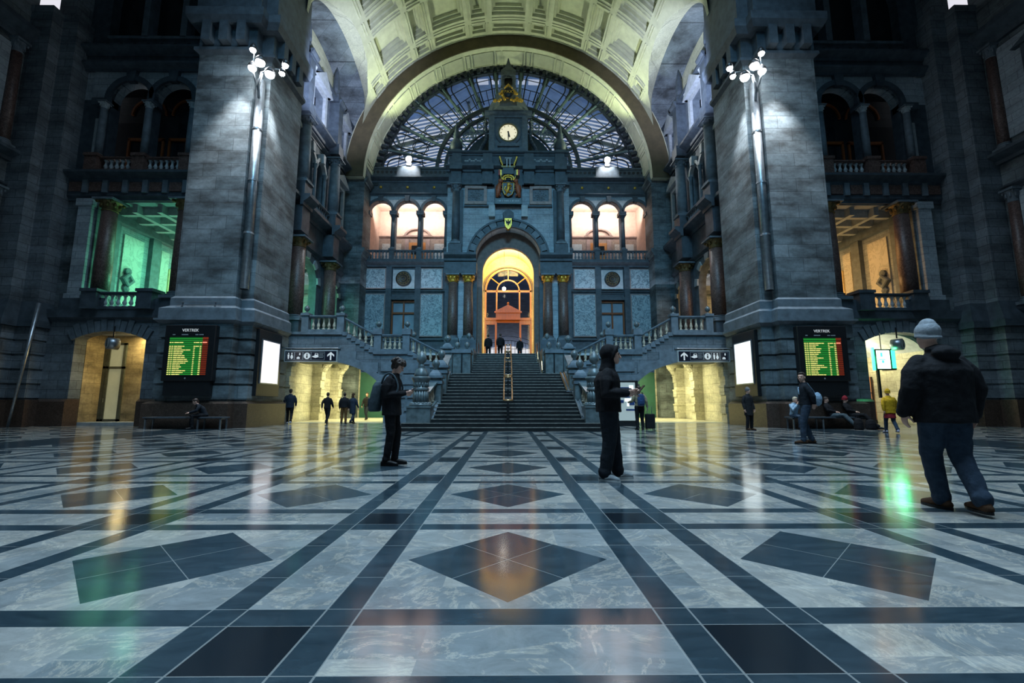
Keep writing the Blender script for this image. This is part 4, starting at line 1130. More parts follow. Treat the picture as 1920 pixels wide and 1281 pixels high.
# ------------------------------------------------------------------ door screen in the portal
def door():
    d = root('door_1', 'glazed orange wooden door screen with a small pediment in the lit portal', 'door', (0, 37.1, 4.26), kind='structure')
    m = MB(); Y0, Y1 = 36.95, 37.2; Z = 10.35
    m.ring(0, Z, 1.8, 1.94, Y0, Y1, 0, 180, 32); m.ring(0, Z, .88, .97, Y0, Y1, 0, 180, 24)
    m.box(-1.94, 1.94, Y0, Y1, Z - .1, Z + .04); m.box(-1.94, -1.8, Y0, Y1, 8.0, Z); m.box(1.8, 1.94, Y0, Y1, 8.0, Z)
    for x in (-.95, .95): m.box(x - .06, x + .06, Y0, Y1, 8.0, Z)
    for a in (38, 90, 142): m.tube([(.93 * math.cos(R(a)), 37.05, Z + .93 * math.sin(R(a))), (1.85 * math.cos(R(a)), 37.05, Z + 1.85 * math.sin(R(a)))], .05, 6)
    m.build('fanlight_frame', M['wood_l'], d)
    m = MB(); m.box(-1.94, 1.94, Y0 - .1, Y1, 7.85, 8.05)
    for x in (-1.94, -1.08, .92, 1.78): m.box(x, x + .16, Y0 - .05, Y1, 4.26, 7.85)
    for s in (-1, 1): m.box(s * 1.43 - .5, s * 1.43 + .5, Y0, Y1, 4.26, 4.8); m.box(s * 1.43 - .5, s * 1.43 + .5, Y0, Y1, 7.5, 7.85)
    m.box(-.95, .95, Y0, Y1, 7.65, 7.85); m.build('door_frame', M['wood'], d)
    m = MB(); m.poly([(-1.12, 8.42), (1.12, 8.42), (1.12, 8.52), (0, 9.1), (-1.12, 8.52)], 36.55, 36.95); m.box(-1.0, 1.0, 36.65, 36.95, 7.85, 8.42); m.ell((0, 36.7, 9.2), .1, .1, .14); m.build('pediment', M['wood'], d)
    pts = [(1.85 * math.cos(R(k * 6)), Z + 1.85 * math.sin(R(k * 6))) for k in range(31)]
    MB().poly(pts + [(-1.85, 4.3), (1.85, 4.3)], 37.1, 37.12).build('glass', M['glass_d'], d)
    p = root('pendant_lamp', 'bright white pendant lamp hanging in the portal arch', 'lamp', (-.33, 35.9, 10.1))
    MB().tube([(-.33, 35.9, 13.4), (-.33, 35.9, 10.4)], .015, 6).build('cable', M['black'], p)
    MB().ell((-.33, 35.9, 10.25), .15, .15, .15, 16, 10).build('globe', M['lamp'], p, True)
door()

# ------------------------------------------------------------------ train shed beyond the windows
def shed():
    r = struct('wall_train_shed', 'arched iron train shed roof with pale glazed strips seen through the fan window', (0, 60, 20), 'roof')
    def zc(x): return 31.5 - x * x / 80
    m = MB(); N = 24
    def strip(mb, y0, y1, x0=-30, x1=30, dz=0):
        for i in range(N):
            a = x0 + (x1 - x0) * i / N; b = x0 + (x1 - x0) * (i + 1) / N
            mb.add([(a, y0, zc(a) + dz), (b, y0, zc(b) + dz), (b, y1, zc(b) + dz), (a, y1, zc(a) + dz)], [(0, 1, 2, 3)])
    strip(m, 40.5, 43.4)
    y = 43.4
    while y < 72:
        strip(m, y, y + .34); y += .62
    y = 72
    strip(m, 72, 240)
    strip(m, 36, 41.5, -30, -3); strip(m, 36, 41.5, 3, 30); strip(m, 36, 39.2, -3, 3); strip(m, 40.0, 41.5, -3, 3); strip(m, 39.2, 40.0, -1.9, -1.6); strip(m, 39.2, 40.0, -.9, .9); strip(m, 39.2, 40.0, 1.6, 1.9)
    m.build('roof_strips', M['shed'], r)
    m = MB()
    for y in (47, 57, 68):
        m.tube([(x, y, zc(x) - .35) for x in range(-28, 29, 2)], .22, 6)
        m.tube([(x, y, zc(x) - 1.3) for x in range(-28, 29, 2)], .08, 6)
        for x in range(-28, 28, 4): m.tube([(x, y, zc(x) - .35), (x + 2, y, zc(x + 2) - 1.3), (x + 4, y, zc(x + 4) - .35)], .05, 5)
    for x in (-20, -12, -4, 4, 12, 20): m.tube([(x, 42, zc(x) - .3), (x, 75, zc(x) - .3)], .14, 6)
    m.build('roof_trusses', M['iron'], r)
    MB().box(-30, 30, 40.3, 240, 3.9, 4.2).build('platform', M['mid'], r)
    MB().box(-30.3, -30, 36, 240, 4, 22).box(30, 30.3, 36, 240, 4, 22).build('shed_walls', M['shed'], r)
    g = root('iron_gate', 'dark iron arched gate of thin bars beyond the glazed doors', 'gate', (0, 52, 4.2))
    m = MB()
    for k in range(13):
        x = -2.4 + k * .4; m.tube([(x, 52, 4.2), (x, 52, 8.3 - .12 * abs(x) ** 1.5)], .025, 5)
    for z in (4.4, 5.4, 6.4, 7.3): m.tube([(-2.5, 52, z), (2.5, 52, z)], .025, 5)
    m.build('bars', M['black'], g)
    m = MB()
    for dz in (0, .5): m.tube([(x * .25, 52, 8.3 + dz - .12 * abs(x * .25) ** 1.5) for x in range(-12, 13)], .05, 6)
    m.build('arched_rail', M['steel'], g)
M['shed'] = m_plain('shed_blue_roof', (.26, .4, .64), .7, 0, .5, .3)
shed()
# ================================================================== STAIRS
RI, TR, YS = .147, .32, 17.2
def stairs():
    o = root('staircase', 'wide flight of black stone steps rising to the lit portal', 'staircase', (0, 17.2, 0), kind='thing')
    for k in range(1, 18):
        y = YS + TR * (k - 1); z = RI * k
        hw = 4.05 - .0 if k <= 2 else 3.3 - (k - 3) * .04
        m = MB().box(-hw, hw, y, y + TR * 1.6 if k < 17 else 24.6, z - RI - (.0 if k == 1 else .05), z)
        st = m.build('step', M['step'], o)
        MB().box(-hw + .002, hw - .002, y - .012, y + .03, z - .03, z + .002).build('nosing', M['nosing'], st)
    y = 24.6; z = 2.499
    for k in range(1, 13):
        z += RI
        m = MB().box(-2.02, 2.02, y, y + (TR * 1.6 if k not in (6, 12) else (1.6 if k == 6 else 10)), z - RI - .05, z)
        st = m.build('step', M['step'], o)
        MB().box(-2.0, 2.0, y - .012, y + .03, z - .03, z + .002).build('nosing', M['nosing'], st)
        y += TR if k != 6 else 1.6
    ztop = z
    MB().box(-2.7, 2.7, 22.5, 26.4, .1, 2.38).build('landing_core', M['step'], o)
    t = struct('trim_terrace', 'stone terrace and landing walls around the upper stairs', (0, 30, 2), 'terrace')
    m = MB()
    for s in (-1, 1):
        a, b = sorted((s * 2.02, s * 12.2)); m.box(a, b, 29.8, 35, 4.05, 4.26)
        a, b = sorted((s * 3.2, s * 12.2)); m.box(a, b, 27.1, 29.9, 4.05, 4.26)
        a, b = sorted((s * 2.02, s * 3.3)); m.box(a, b, 26.4, 30.5, 2.4, 4.26)
        m.box(*sorted((s * 2.9, s * 4.0)), 22.35, 27.2, 2.3, 2.499)
        m.box(*sorted((s * 2.05, s * 2.6)), 30.5, 32.4, 4.26, 5.2)
    m.build('terrace_slabs', M['slate'], t)
    return ztop
stairs()

def za(x):
    if x < -10.4: return 3.35
    return 1.25 + 2.1 * math.sqrt(max(0, 1 - ((x + 10.4) / 3.85) ** 2))
def zt(x, nstep=True):
    def ramp(a, b, z0, z1, n):
        f = (x - a) / (b - a); k = math.floor(f * n) / n if nstep else f
        return z0 + (z1 - z0) * k
    if x < -8.95: return 4.87
    if x < -7.25: return ramp(-8.95, -7.25, 4.87, 3.8, 7)
    if x < -5.4: return 3.8
    if x < -3.0: return ramp(-5.4, -3.0, 3.8, 2.5, 8)
    return 2.5
def side_stairs(mx):
    S = 'left' if mx == 1 else 'right'
    r = root('side_staircase', 'blue-grey stone side staircase over a half arch on the %s' % S, 'staircase', (-7.5, 25.5, 0), kind='thing', mx=mx)
    m = MB(mx); b = MB(mx); c = MB(mx)
    n = 90; x0, x1 = -12.0, -3.0
    for i in range(n):
        a = x0 + (x1 - x0) * i / n; d = x0 + (x1 - x0) * (i + 1) / n; mid = (a + d) / 2
        top = zt(mid)
        if mid < -6.6:
            m.poly([(a, za(a)), (d, za(d)), (d, top), (a, top)], 24.4, 27.1)
            b.poly([(a, za(a) - .01), (d, za(d) - .01), (d, za(d) + .42), (a, za(a) + .42)], 24.3, 24.42)
        else:
            m.box(a, d, 24.4, 27.1, 0, top)
        if -8.95 < mid < -3.0: c.poly([(a, zt(a, False) - .5), (d, zt(d, False) - .5), (d, zt(d, False) - .42), (a, zt(a, False) - .42)], 24.33, 24.41)
    m.build('stair_body', M['stone_s'], r)
    b.build('arch_band', M['mid'], r)
    m = MB(mx)
    m.box(-12, -8.95, 24.3, 24.5, 4.72, 4.87); m.box(-7.25, -5.4, 24.3, 24.5, 3.66, 3.8); m.box(-12, -9.0, 24.34, 24.45, 3.95, 4.05)
    for i in range(7):
        x = -8.95 + 1.7 * i / 7; z = 4.87 - 1.07 * i / 7; m.box(x, x + .26, 24.34, 24.45, z - .2, z)
    for i in range(8):
        x = -5.4 + 2.4 * i / 8; z = 3.8 - 1.3 * i / 8; m.box(x, x + .3, 24.34, 24.45, z - .2, z)
    for (x, z, w) in ((-8.6, 3.55, .9), (-7.4, 2.95, .9), (-6.3, 3.0, 1.0), (-5.2, 2.9, .8), (-6.4, 2.3, 1.1), (-5.1, 2.3, 1.1), (-6.0, 1.6, 1.1), (-4.8, 1.6, 1.1), (-6.3, .9, 1.2), (-4.9, .9, 1.2)):
        m.box(x - w / 2, x + w / 2, 24.33, 24.42, z - .26, z + .26)
    m.build('string_course', M['mid'], r)
    MB(mx).box(-6.55, -3.2, 24.28, 24.5, 0, .5).build('plinth', M['mid'], r)
    balustrade('balustrade', 'buff stone balustrade with two ball posts on the top landing of the %s side stairs' % S, (-11.05, 24.55, 4.87), (-9.05, 24.55, 4.87), 7, .92, (0.02, .98), True, mx=mx)
    balustrade('balustrade', 'sloping balustrade on the upper flight of the %s side stairs' % S, (-8.85, 24.55, 4.75), (-7.25, 24.55, 3.88), 5, .92, mx=mx)
    balustrade('balustrade', 'level balustrade with two ball posts on the half landing of the %s side stairs' % S, (-7.05, 24.55, 3.8), (-5.5, 24.55, 3.8), 6, .95, (0, 1), True, mx=mx, ph=.3)
    balustrade('balustrade', 'sloping balustrade on the lower flight of the %s side stairs' % S, (-5.3, 24.55, 3.72), (-3.1, 24.55, 2.6), 7, .92, mx=mx)
    balustrade('balustrade', 'rear balustrade on the half landing of the %s side stairs' % S, (-7.6, 26.95, 3.8), (-5.6, 26.95, 3.8), 6, .92, (.02, .98), True, mx=mx)
    # ceiling over the passage
    t = struct('ceiling_passage_' + S, 'plain yellow-lit ceiling of the passage under the %s stairs' % S, (-8, 30, 4), 'ceiling', mx)
    MB(mx).box(-12.4, -3.2, 27.1, 35, 3.9, 4.06).build('slab', M['pale'], t)
    m = MB(mx); m.box(-6.6, -6.4, 24.6, 35, 0, 4); m.box(-12.4, -6.4, 34.2, 34.5, 0, 4); m.build('passage_walls', M['pass'], t)
    MB(mx).box(-11.0, -8.6, 34.1, 34.2, 0, 3.9).build('green_panel', M['green'], t)
    MB(mx).box(-12.2, -6.6, 25.0, 35, 0, .012).build('passage_paving', M['pass_floor'], t)
    # main-flight side balustrades and posts
    p = root('newel_post', 'tall fluted stone newel with pointed finial at the foot of the stairs on the %s' % S, 'newel post', (-3.42, 17.95, .29), mx=mx)
    x, y = -3.42, 18.0
    MB(mx).box(x - .45, x + .45, y - .45, y + .45, .293, .9).box(x - .48, x + .48, y - .48, y + .48, .86, .93).build('plinth', M['slate'], p)
    m = MB(mx); m.lathe([(.43, 0), (.44, .06), (.36, .1), (.32, .14)], x, y, .93, 24)
    for k in range(16):
        a = k * PI / 8; m.ell((x + .36 * math.cos(a), y + .36 * math.sin(a), 1.02), .06, .06, .06, 6, 4)
    m.lathe([(.28, .12), (.26, .6)], x, y, .93, 24)
    for k in range(16):
        a = k * PI / 8; m.tube([(x + .27 * math.cos(a), y + .27 * math.sin(a), 1.08), (x + .255 * math.cos(a), y + .255 * math.sin(a), 1.5)], .045, 6)
    m.lathe([(.3, 0), (.32, .05), (.3, .12), (.27, .14), (.27, .3), (.3, .34), (.36, .46), (.38, .52), (.3, .56)], x, y, 1.52, 24)
    for k in range(16):
        a = k * PI / 8; m.tube([(x + .27 * math.cos(a), y + .27 * math.sin(a), 1.67), (x + .27 * math.cos(a), y + .27 * math.sin(a), 1.84)], .04, 6)
    m.build('fluted_shaft', M['slate'], p, True)
    m = MB(mx).lathe([(.28, 0), (.27, .15), (.2, .3), (.1, .4), (.14, .44), (.1, .48), (.08, .55), (.15, .6), (.2, .7), (.19, .8), (.13, .92), (.05, 1.02), (.01, 1.06)], x, y, 2.05, 20)
    m.build('finial', M['slate'], p, True)
    def post(label, x, y, z0, z1, hw=.27, s=1.0):
        q = root('newel_post', label, 'newel post', (x, y, z0), mx=mx)
        MB(mx).box(x - hw, x + hw, y - hw, y + hw, z0, z1).build('pillar', M['slate'], q)
        MB(mx).box(x - hw - .05, x + hw + .05, y - hw - .05, y + hw + .05, z1 - .25, z1 - .12).box(x - hw - .09, x + hw + .09, y - hw - .09, y + hw + .09, z1, z1 + .1)\
            .lathe([(hw * 1.3, .1), (hw * 1.15, .2), (hw * .7, .32), (.08, .38)], x, y, z1, 4, PI / 4).build('cap', M['mid'], q)
        MB(mx).lathe([(.1, 0), (.07, .06), (.12 * s, .12), (.17 * s, .24), (.16 * s, .33), (.1, .42), (.03, .48)], x, y, z1 + .36, 16).build('ball_finial', M['slate'], q, True)
    post('square ball-topped newel halfway up the first flight on the %s, lower of a pair' % S, -3.1, 19.55, 1.0, 2.1)
    post('square ball-topped newel halfway up the first flight on the %s, upper of a pair' % S, -3.02, 20.6, 1.4, 2.62)
    post('tall ball-topped newel at the back of the first landing on the %s' % S, -3.5, 26.2, 2.5, 4.15, .3, 1.2)
    for nm, a, b, n in (('lower run of buff balustrade beside the first flight on the %s', (-3.3, 18.35, .55), (-3.14, 19.3, 1.0), 4), ('upper run of buff balustrade beside the first flight on the %s', (-3.0, 20.9, 1.7), (-2.95, 22.3, 2.45), 6)):
        balustrade('balustrade', nm % S, a, b, n, .95, mx=mx, w=.32, mat='slate')
    m = MB(mx); m.poly([(17.9, .2), (24.4, .2), (24.4, 2.5), (22.4, 2.45), (17.9, .45)], -3.6, -2.9, 'X'); m.build('flight_side_wall', M['stone_s'], r)
    q = root('wing_pedestal', 'block pedestal with ball finials flanking the upper flight on the %s' % S, 'pedestal', (-2.5, 25, 2.5), mx=mx)
    MB(mx).box(-2.98, -2.04, 24.55, 25.7, 2.5, 3.75).build('block', M['slate'], q)
    MB(mx).box(-3.05, -2.0, 24.48, 25.8, 3.75, 3.95).build('cap', M['mid'], q)
    MB(mx).box(-2.54, -2.46, 24.52, 24.6, 2.5, 3.75).build('groove', M['black'], q)
    for x in (-2.78, -2.25):
        MB(mx).lathe([(.1, 0), (.05, .08), (.12, .16), (.14, .26), (.12, .36), (.04, .44)], x, 24.8, 3.95, 14).build('ball_finial', M['slate'], q, True)
    q = root('upper_pedestal', 'dark block pedestal with a ball beside the top steps on the %s' % S, 'pedestal', (-2.35, 29, 4.2), mx=mx)
    MB(mx).box(-2.95, -2.03, 28.6, 29.6, 4.26, 5.05).build('block', M['dark'], q)
    MB(mx).lathe([(.1, 0), (.05, .08), (.13, .16), (.16, .28), (.13, .4), (.04, .48)], -2.5, 28.9, 5.05, 14).build('ball_finial', M['slate'], q, True)
M['pass_floor'] = m_plain('pale_passage_floor', (.55, .53, .4), .25, 0, 2, .15, .02)
for mx in (1, -1): side_stairs(mx)

def rails():
    o = root('handrail', 'double brass central handrail with rounded end on dark posts', 'handrail', (0, 19, .5), kind='thing')
    def zs(y):
        if y < 22.4: return max(0, (y - YS) / TR * RI + RI)
        if y < 24.6: return 2.5
        if y < 26.5: return 2.5 + (y - 24.6) / TR * RI
        return 3.4 + max(0, (y - 28.1)) / TR * RI
    h = .75
    for a, b in ((17.75, 20.0), (20.15, 22.35), (24.4, 26.4), (28.0, 29.7)):
        pts = []
        n = 16
        L = [(-.165, a + (b - a) * i / n) for i in range(n, -1, -1)]
        arc = [(-.165 * math.cos(PI * k / 8), a - .165 * math.sin(PI * k / 8)) for k in range(1, 8)]
        Rr = [(.165, a + (b - a) * i / n) for i in range(n + 1)]
        arc2 = [(.165 * math.cos(PI * k / 8), b + .165 * math.sin(PI * k / 8)) for k in range(1, 8)]
        pts = [(x, y, zs(min(max(y, a), b)) + h) for x, y in L + arc + Rr + arc2]
        pts.append(pts[0])
        MB().tube(pts, .032, 8).build('rail_loop', M['brass'], o, True)
        k = 0
        y = a + .2
        while y < b:
            m = MB().tube([(0, y, zs(y) - .05), (0, y, zs(y) + h)], .03, 8).tube([(-.165, y, zs(y) + h - .02), (.165, y, zs(y) + h - .02)], .02, 6)
            m.ell((0, y, zs(y) + h * .5), .06, .06, .06).build('post', M['black'], o); y += .85
    MB().tube([(0, 17.62, .29), (0, 17.62, 1.0)], .05, 10).build('end_post', M['black'], o)
    for nm, a, b, x0, x1 in (('lower', (17.9, .45), (20.1, 1.46), 2.98, 2.95), ('upper', (20.3, 1.55), (22.2, 2.45), 2.72, 2.66)):
        q = root('bicycle_rail', '%s pair of slim metal channel rails on the right edge of the first flight' % nm, 'rail', (x0, a[0], a[1]))
        for dx in (0, .16):
            MB().tube([(x0 + dx - .1, a[0], a[1] + .08), (x1 + dx - .1, b[0], b[1] + .08)], .035, 8).build('rail', M['brass'] if nm == 'upper' else M['steel'], q)
        MB().add([(x0 - .12, a[0], a[1] - .02), (x0 + .12, a[0], a[1] - .02), (x1 + .12, b[0], b[1] - .02), (x1 - .12, b[0], b[1] - .02), (x0 - .12, a[0], a[1] + .05), (x0 + .12, a[0], a[1] + .05), (x1 + .12, b[0], b[1] + .05), (x1 - .12, b[0], b[1] + .05)],
                 [(0, 3, 2, 1), (4, 5, 6, 7), (0, 1, 5, 4), (1, 2, 6, 5), (2, 3, 7, 6), (3, 0, 4, 7)]).build('channel', M['steel'], q)
    q = root('brass_guard', 'curved brass guard sheet along the right of the upper flight', 'guard', (1.9, 25, 2.6))
    for a, b, c, d in ((24.65, 2.55, 26.4, 3.35), (28.0, 3.45, 29.9, 4.25)):
        MB().poly([(a, b), (c, d), (c, d + .75), (a + .3, b + .8), (a, b + .3)], 1.84, 1.87, 'X').build('sheet', M['brass'], q)
        MB().tube([(1.8, a, b + .1), (1.8, c, d + .15)], .03, 6).build('rail', M['steel'], q)
rails()
# ================================================================== FITTINGS
def text(name, body, size, mat, parent, loc, rot=(PI / 2, 0, 0), align='CENTER', ext=.004):
    cu = bpy.data.curves.new(name, 'FONT'); cu.body = body; cu.size = size; cu.align_x = align; cu.extrude = ext
    o = link(name, text_mesh(cu, name), M[mat], parent); w = wloc(parent)
    o.location = (loc[0] - w[0], loc[1] - w[1], loc[2] - w[2]); o.rotation_euler = rot
    return o
M['led_y'] = m_emit('yellow_led', (1.0, .88, .25), .95)
M['led_g'] = m_emit('green_led', (.03, .42, .05), .42)
M['led_g2'] = m_emit('dark_green_led', (.01, .17, .02), .35)
M['led_r'] = m_emit('red_led', (.5, .06, .02), .22)
M['led_rb'] = m_emit('bright_red_led', (1, .25, .15), 1.2)
M['advert'] = m_emit('backlit_panel', (.93, 1.0, .97), 1.15)
M['advert_l'] = m_emit('backlit_panel_pinkish', (1.0, .95, .97), 1.0)
M['sign_w'] = m_emit('pictogram_white', (.8, .85, .85), .42)
M['sign_f'] = m_plain('sign_frame_grey', (.45, .48, .48), .4, .3, 6, .05, 0)
M['navy'] = m_plain('sign_navy', (.008, .01, .02), .3, 0, 6, .05, 0)
M['lamp_hot'] = m_emit('floodlight_lens', (.93, .97, 1.0), 90)

def board(mx):
    S = 'left' if mx == 1 else 'right'
    xc = -13.33 * mx; y = 18.98
    r = root('departure_board', 'black train departure board with green and yellow rows on the %s pier' % S, 'departure board', (xc, y, 1.4))
    MB().box(xc - 1.05, xc + 1.05, y, y + .28, 1.95, 4.3).build('housing', M['black'], r, bevel=.03)
    MB().box(xc - .95, xc + .95, y + .05, y + .28, 1.35, 1.98).build('lower_panel', M['black'], r)
    text('title_lettering', 'VERTREK', .17, 'sign_w', r, (xc, y - .006, 4.02))
    m = MB()
    for a, b in ((-.72, -.62), (-.35, -.08), (.22, .34), (.38, .56)): m.box(xc + a, xc + b, y - .008, y, 3.87, 3.91)
    m.build('heading_lettering', M['sign_f'], r)
    sc = MB().box(xc - .82, xc + .55, y - .012, y, 2.2, 3.78).build('green_screen', M['led_g2'], r)
    MB().box(xc + .55, xc + .78, y - .012, y, 2.2, 3.78).build('red_column', M['led_r'], r)
    g = MB(); yl = MB(); dk = MB(); random.seed(11 if mx == 1 else 23)
    n = 20
    for k in range(n):
        z = 3.74 - k * .0785
        g.box(xc - .82, xc + .55, y - .016, y - .012, z - .052, z)
        dk.box(xc - .83, xc + .79, y - .02, y - .012, z - .0785, z - .055)
        if k < 2 or (k == 3 and mx == 1): continue
        L = .3 + .42 * random.random() ** 2
        yl.box(xc - .81, xc - .74, y - .022, y - .016, z - .048, z - .014); yl.box(xc - .71, xc - .65, y - .022, y - .016, z - .048, z - .014)
        u = -.61
        while u < -.61 + L:
            w = min(.12 + .16 * random.random(), -.61 + L - u); yl.box(xc + u, xc + u + w - .02, y - .022, y - .016, z - .048, z - .014); u += w
        yl.box(xc + .2, xc + .25 + .02 * random.random(), y - .022, y - .016, z - .048, z - .014)
        yl.box(xc + .46, xc + .52 + .02 * random.random(), y - .022, y - .016, z - .048, z - .014)
        if k in (2, 4): yl.box(xc + .28, xc + .42, y - .022, y - .016, z - .048, z - .014)
    g.build('green_rows', M['led_g'], r); yl.build('timetable_lettering', M['led_y'], r); dk.build('row_gaps', M['black'], r)
    MB().box(xc + .56, xc + .74, y - .022, y - .012, 3.74 - 2 * .0785 - .05, 3.74 - 2 * .0785).build('delay_mark', M['led_rb'], r)
    MB().disc(xc - .05, 2.06, [(.035, 0), (.03, .01)], y, n=12).build('badge', M['sign_f'], r)
    # advertising light box on the inner face of the pier
    a = root('light_box', 'blank white backlit poster case on the inner face of the %s pier' % S, 'light box', (-11.1, 21.0, 1.3), mx=mx)
    MB(mx).box(-11.2, -11.0, 20.05, 22.05, .95 + .4, 4.32).build('case', M['black'], a, bevel=.02)
    MB(mx).box(-11.0, -10.975, 20.3, 21.8, 1.95, 3.85).build('lit_panel', M['advert_l' if mx == 1 else 'advert'], a)
    m = MB(mx)
    for x0, x1, z0, z1 in ((20.3, 21.8, 3.85, 3.9), (20.3, 21.8, 1.9, 1.95), (20.25, 20.3, 1.9, 3.9), (21.8, 21.85, 1.9, 3.9)): m.box(-11.0, -10.96, x0, x1, z0, z1)
    m.build('inner_frame', M['steel'], a)
    # downpipe and floodlights
    p = root('drainpipe', 'tall grey metal pipe in the corner recess of the %s pier' % S, 'pipe', (-11.6, 19.6, 5.95), mx=mx)
    MB(mx).tube([(-11.58, 19.56, 6.0), (-11.58, 19.56, 16.0)], .19, 18).build('pipe', M['steel'], p, True)
    MB(mx).tube([(-11.58, 19.56, 5.99), (-11.58, 19.56, 6.3)], .16, 18).build('open_end', M['black'], p)
    for z in (8.5, 11, 13.5): MB(mx).tube([(-11.58, 19.56, z), (-11.58, 19.56, z + .08)], .215, 18).build('clamp', M['steel'], p)
    f = root('floodlight_cluster', 'cluster of bright white floodlights on a bracket atop the pipe of the %s pier' % S, 'floodlight', (-11.4, 19.2, 15.3), mx=mx)
    m = MB(mx).tube([(-11.58, 19.5, 15.0), (-11.3, 18.9, 15.25), (-11.0, 18.6, 15.7)], .06, 8).tube([(-11.58, 19.5, 15.3), (-11.45, 18.8, 15.6), (-11.45, 18.6, 15.9)], .05, 8).tube([(-11.0, 18.6, 15.7), (-10.4, 18.6, 15.85), (-10.0, 18.6, 15.8)], .035, 8)
    m.tube([(-11.45, 18.6, 15.9), (-11.45, 18.65, 16.8)], .03, 8)
    m.build('bracket', M['steel'], f, True)
    pos = [(-11.5, 16.82, .13), (-11.13, 16.2, .2), (-11.46, 15.93, .17), (-10.66, 15.63, .2), (-10.0, 16.06, .13), (-10.12, 15.66, .12)]
    for x, z, q in pos:
        h = MB(mx).lathe([(q * .6, .28), (q * 1.15, .12), (q * 1.2, 0)], x, 18.62, z, 14).build('lamp_housing', M['black'], f, True)
        MB(mx).ell((x, 18.6, z - .02), q, q, q * .9, 14, 8).build('lens', M['lamp_hot'], h, True)
    # ledge floodlight above the arcade
    l = root('ledge_floodlight', 'bright floodlight on the parapet above the lit arcade on the %s' % S, 'floodlight', (-8.05, 34.5, 20.1), mx=mx)
    MB(mx).box(-8.25, -7.85, 34.55, 34.75, 20.12, 20.4).build('stand', M['black'], l)
    MB(mx).disc(-8.05, 20.65, [(.32, 0), (.34, .15), (.3, .25)], 34.75, n=20).build('housing', M['black'], l)
    MB(mx).ell((-8.05, 34.48, 20.65), .24, .1, .24, 16, 8).build('lens', M['lamp_hot'], l, True)
    # hanging sign
    s = root('direction_sign', 'long black hanging sign with white pictograms and an up arrow before the %s passage' % S, 'sign', (-9.77, 22.6, 3.1), mx=mx)
    xa, xb, z0, z1, y = -11.08, -8.46, 3.07, 3.66, 22.5
    MB(mx).box(xa, xb, y, y + .12, z0, z1).build('frame', M['sign_f'], s, bevel=.01)
    MB(mx).box(xa + .05, xb - .05, y - .01, y + .02, z0 + .05, z1 - .05).build('panel', M['navy'], s)
    MB(mx).tube([(xa - .1, y + .06, z1 + .1), (xb, y + .06, z1 + .1)], .03, 6).tube([(xa + .3, y + .06, z1), (xa + .3, y + .06, z1 + .1)], .015, 6).tube([(xb - .3, y + .06, z1), (xb - .3, y + .06, z1 + .1)], .015, 6).tube([(xa - .1, y + .06, z1 + .1), (xa - .3, y + .06, z1 + .1)], .03, 6).build('hanger', M['steel'], s)
    yy0, yy1 = y - .018, y - .008
    zc = (z0 + z1) / 2
    m = MB()    # arrow, upright both sides
    X = lambda v: v * mx
    ax_ = X(xb - .32)
    m.poly([(ax_ - .035, zc - .2), (ax_ + .035, zc - .2), (ax_ + .035, zc + .15), (ax_ - .035, zc + .15)], yy0, yy1)
    for q in (-1, 1): m.poly([(ax_, zc + .2), (ax_, zc + .1), (ax_ + q * .17, zc - .04), (ax_ + q * .17, zc + .06)], yy0, yy1)
    m.build('arrow', M['sign_w'], s)
    m = MB(); pic = MB()
    cells = [(xa + .1, xa + .5), (xa + .52, xa + .92), (xa + .94, xa + 1.32), (xa + 1.34, xa + 2.0)]
    for a, b in cells:
        a, b = sorted((X(a), X(b)))
        for u0, u1, w0, w1 in ((a, b, z0 + .09, z0 + .1), (a, b, z1 - .1, z1 - .09), (a, a + .01, z0 + .09, z1 - .09), (b - .01, b, z0 + .09, z1 - .09)): m.box(u0, u1, yy0, yy1, w0, w1)
    m.build('cell_outlines', M['sign_f'], s)
    order = [0, 1, 2, 3] if mx == 1 else [1, 0, 2, 3]
    cx = [X((a + b) / 2) for a, b in cells]
    wc, lug, inf, tram = cx[order[0]], cx[order[1]], cx[2], cx[3]
    for q in (-.08, .08):
        pic.disc(wc + q, zc + .12, [(.035, 0), (.035, .01)], yy1, n=10)
        if q < 0: pic.poly([(wc + q - .05, zc + .07), (wc + q + .05, zc + .07), (wc + q + .03, zc - .15), (wc + q - .03, zc - .15)], yy0, yy1)
        else: pic.poly([(wc + q - .025, zc + .07), (wc + q + .025, zc + .07), (wc + q + .07, zc - .06), (wc + q + .03, zc - .15), (wc + q - .03, zc - .15), (wc + q - .07, zc - .06)], yy0, yy1)
    pic.box(lug - .09, lug + .06, yy0, yy1, zc - .15, zc - .07); pic.box(lug - .06, lug + .03, yy0, yy1, zc - .07, zc - .04); pic.box(lug + .02, lug + .08, yy0, yy1, zc + .04, zc + .15)
    pic.disc(inf, zc, [(.16, 0), (.16, .01)], yy1, n=24)
    tx = tram - .17
    pic.poly([(tx - .14, zc - .03), (tx, zc + .02), (tx + .02, zc + .13), (tx + .17, zc + .13), (tx + .2, zc - .06), (tx + .04, zc - .1)], yy0, yy1)
    pic.build('pictograms', M['sign_w'], s)
    k = MB(); k.box(inf - .035, inf + .035, yy0 - .006, yy0, zc - .1, zc + .03); k.disc(inf, zc + .08, [(.035, 0), (.035, .006)], yy0, n=10); k.box(tx + .05, tx + .15, yy0 - .006, yy0, zc + .06, zc + .11); k.build('pictogram_cutouts', M['navy'], s)
    k = MB()
    for j in range(4): k.box(tram + .06, tram + .28 - .03 * (j % 2), yy0, yy1, zc + .12 - j * .07, zc + .14 - j * .07)
    k.build('small_lines', M['sign_f'], s)
    # clock drum in the doorway arch
    c = root('hanging_clock', 'small round double-sided clock hanging in the lit doorway arch on the %s' % S, 'clock', (-18.35, 21.4, 3.4), mx=mx)
    cx_, cy_, cz_ = -18.35, 21.1, 3.78
    d = Vector((.55, -.83, 0)) if mx == 1 else Vector((.55, -.83, 0))
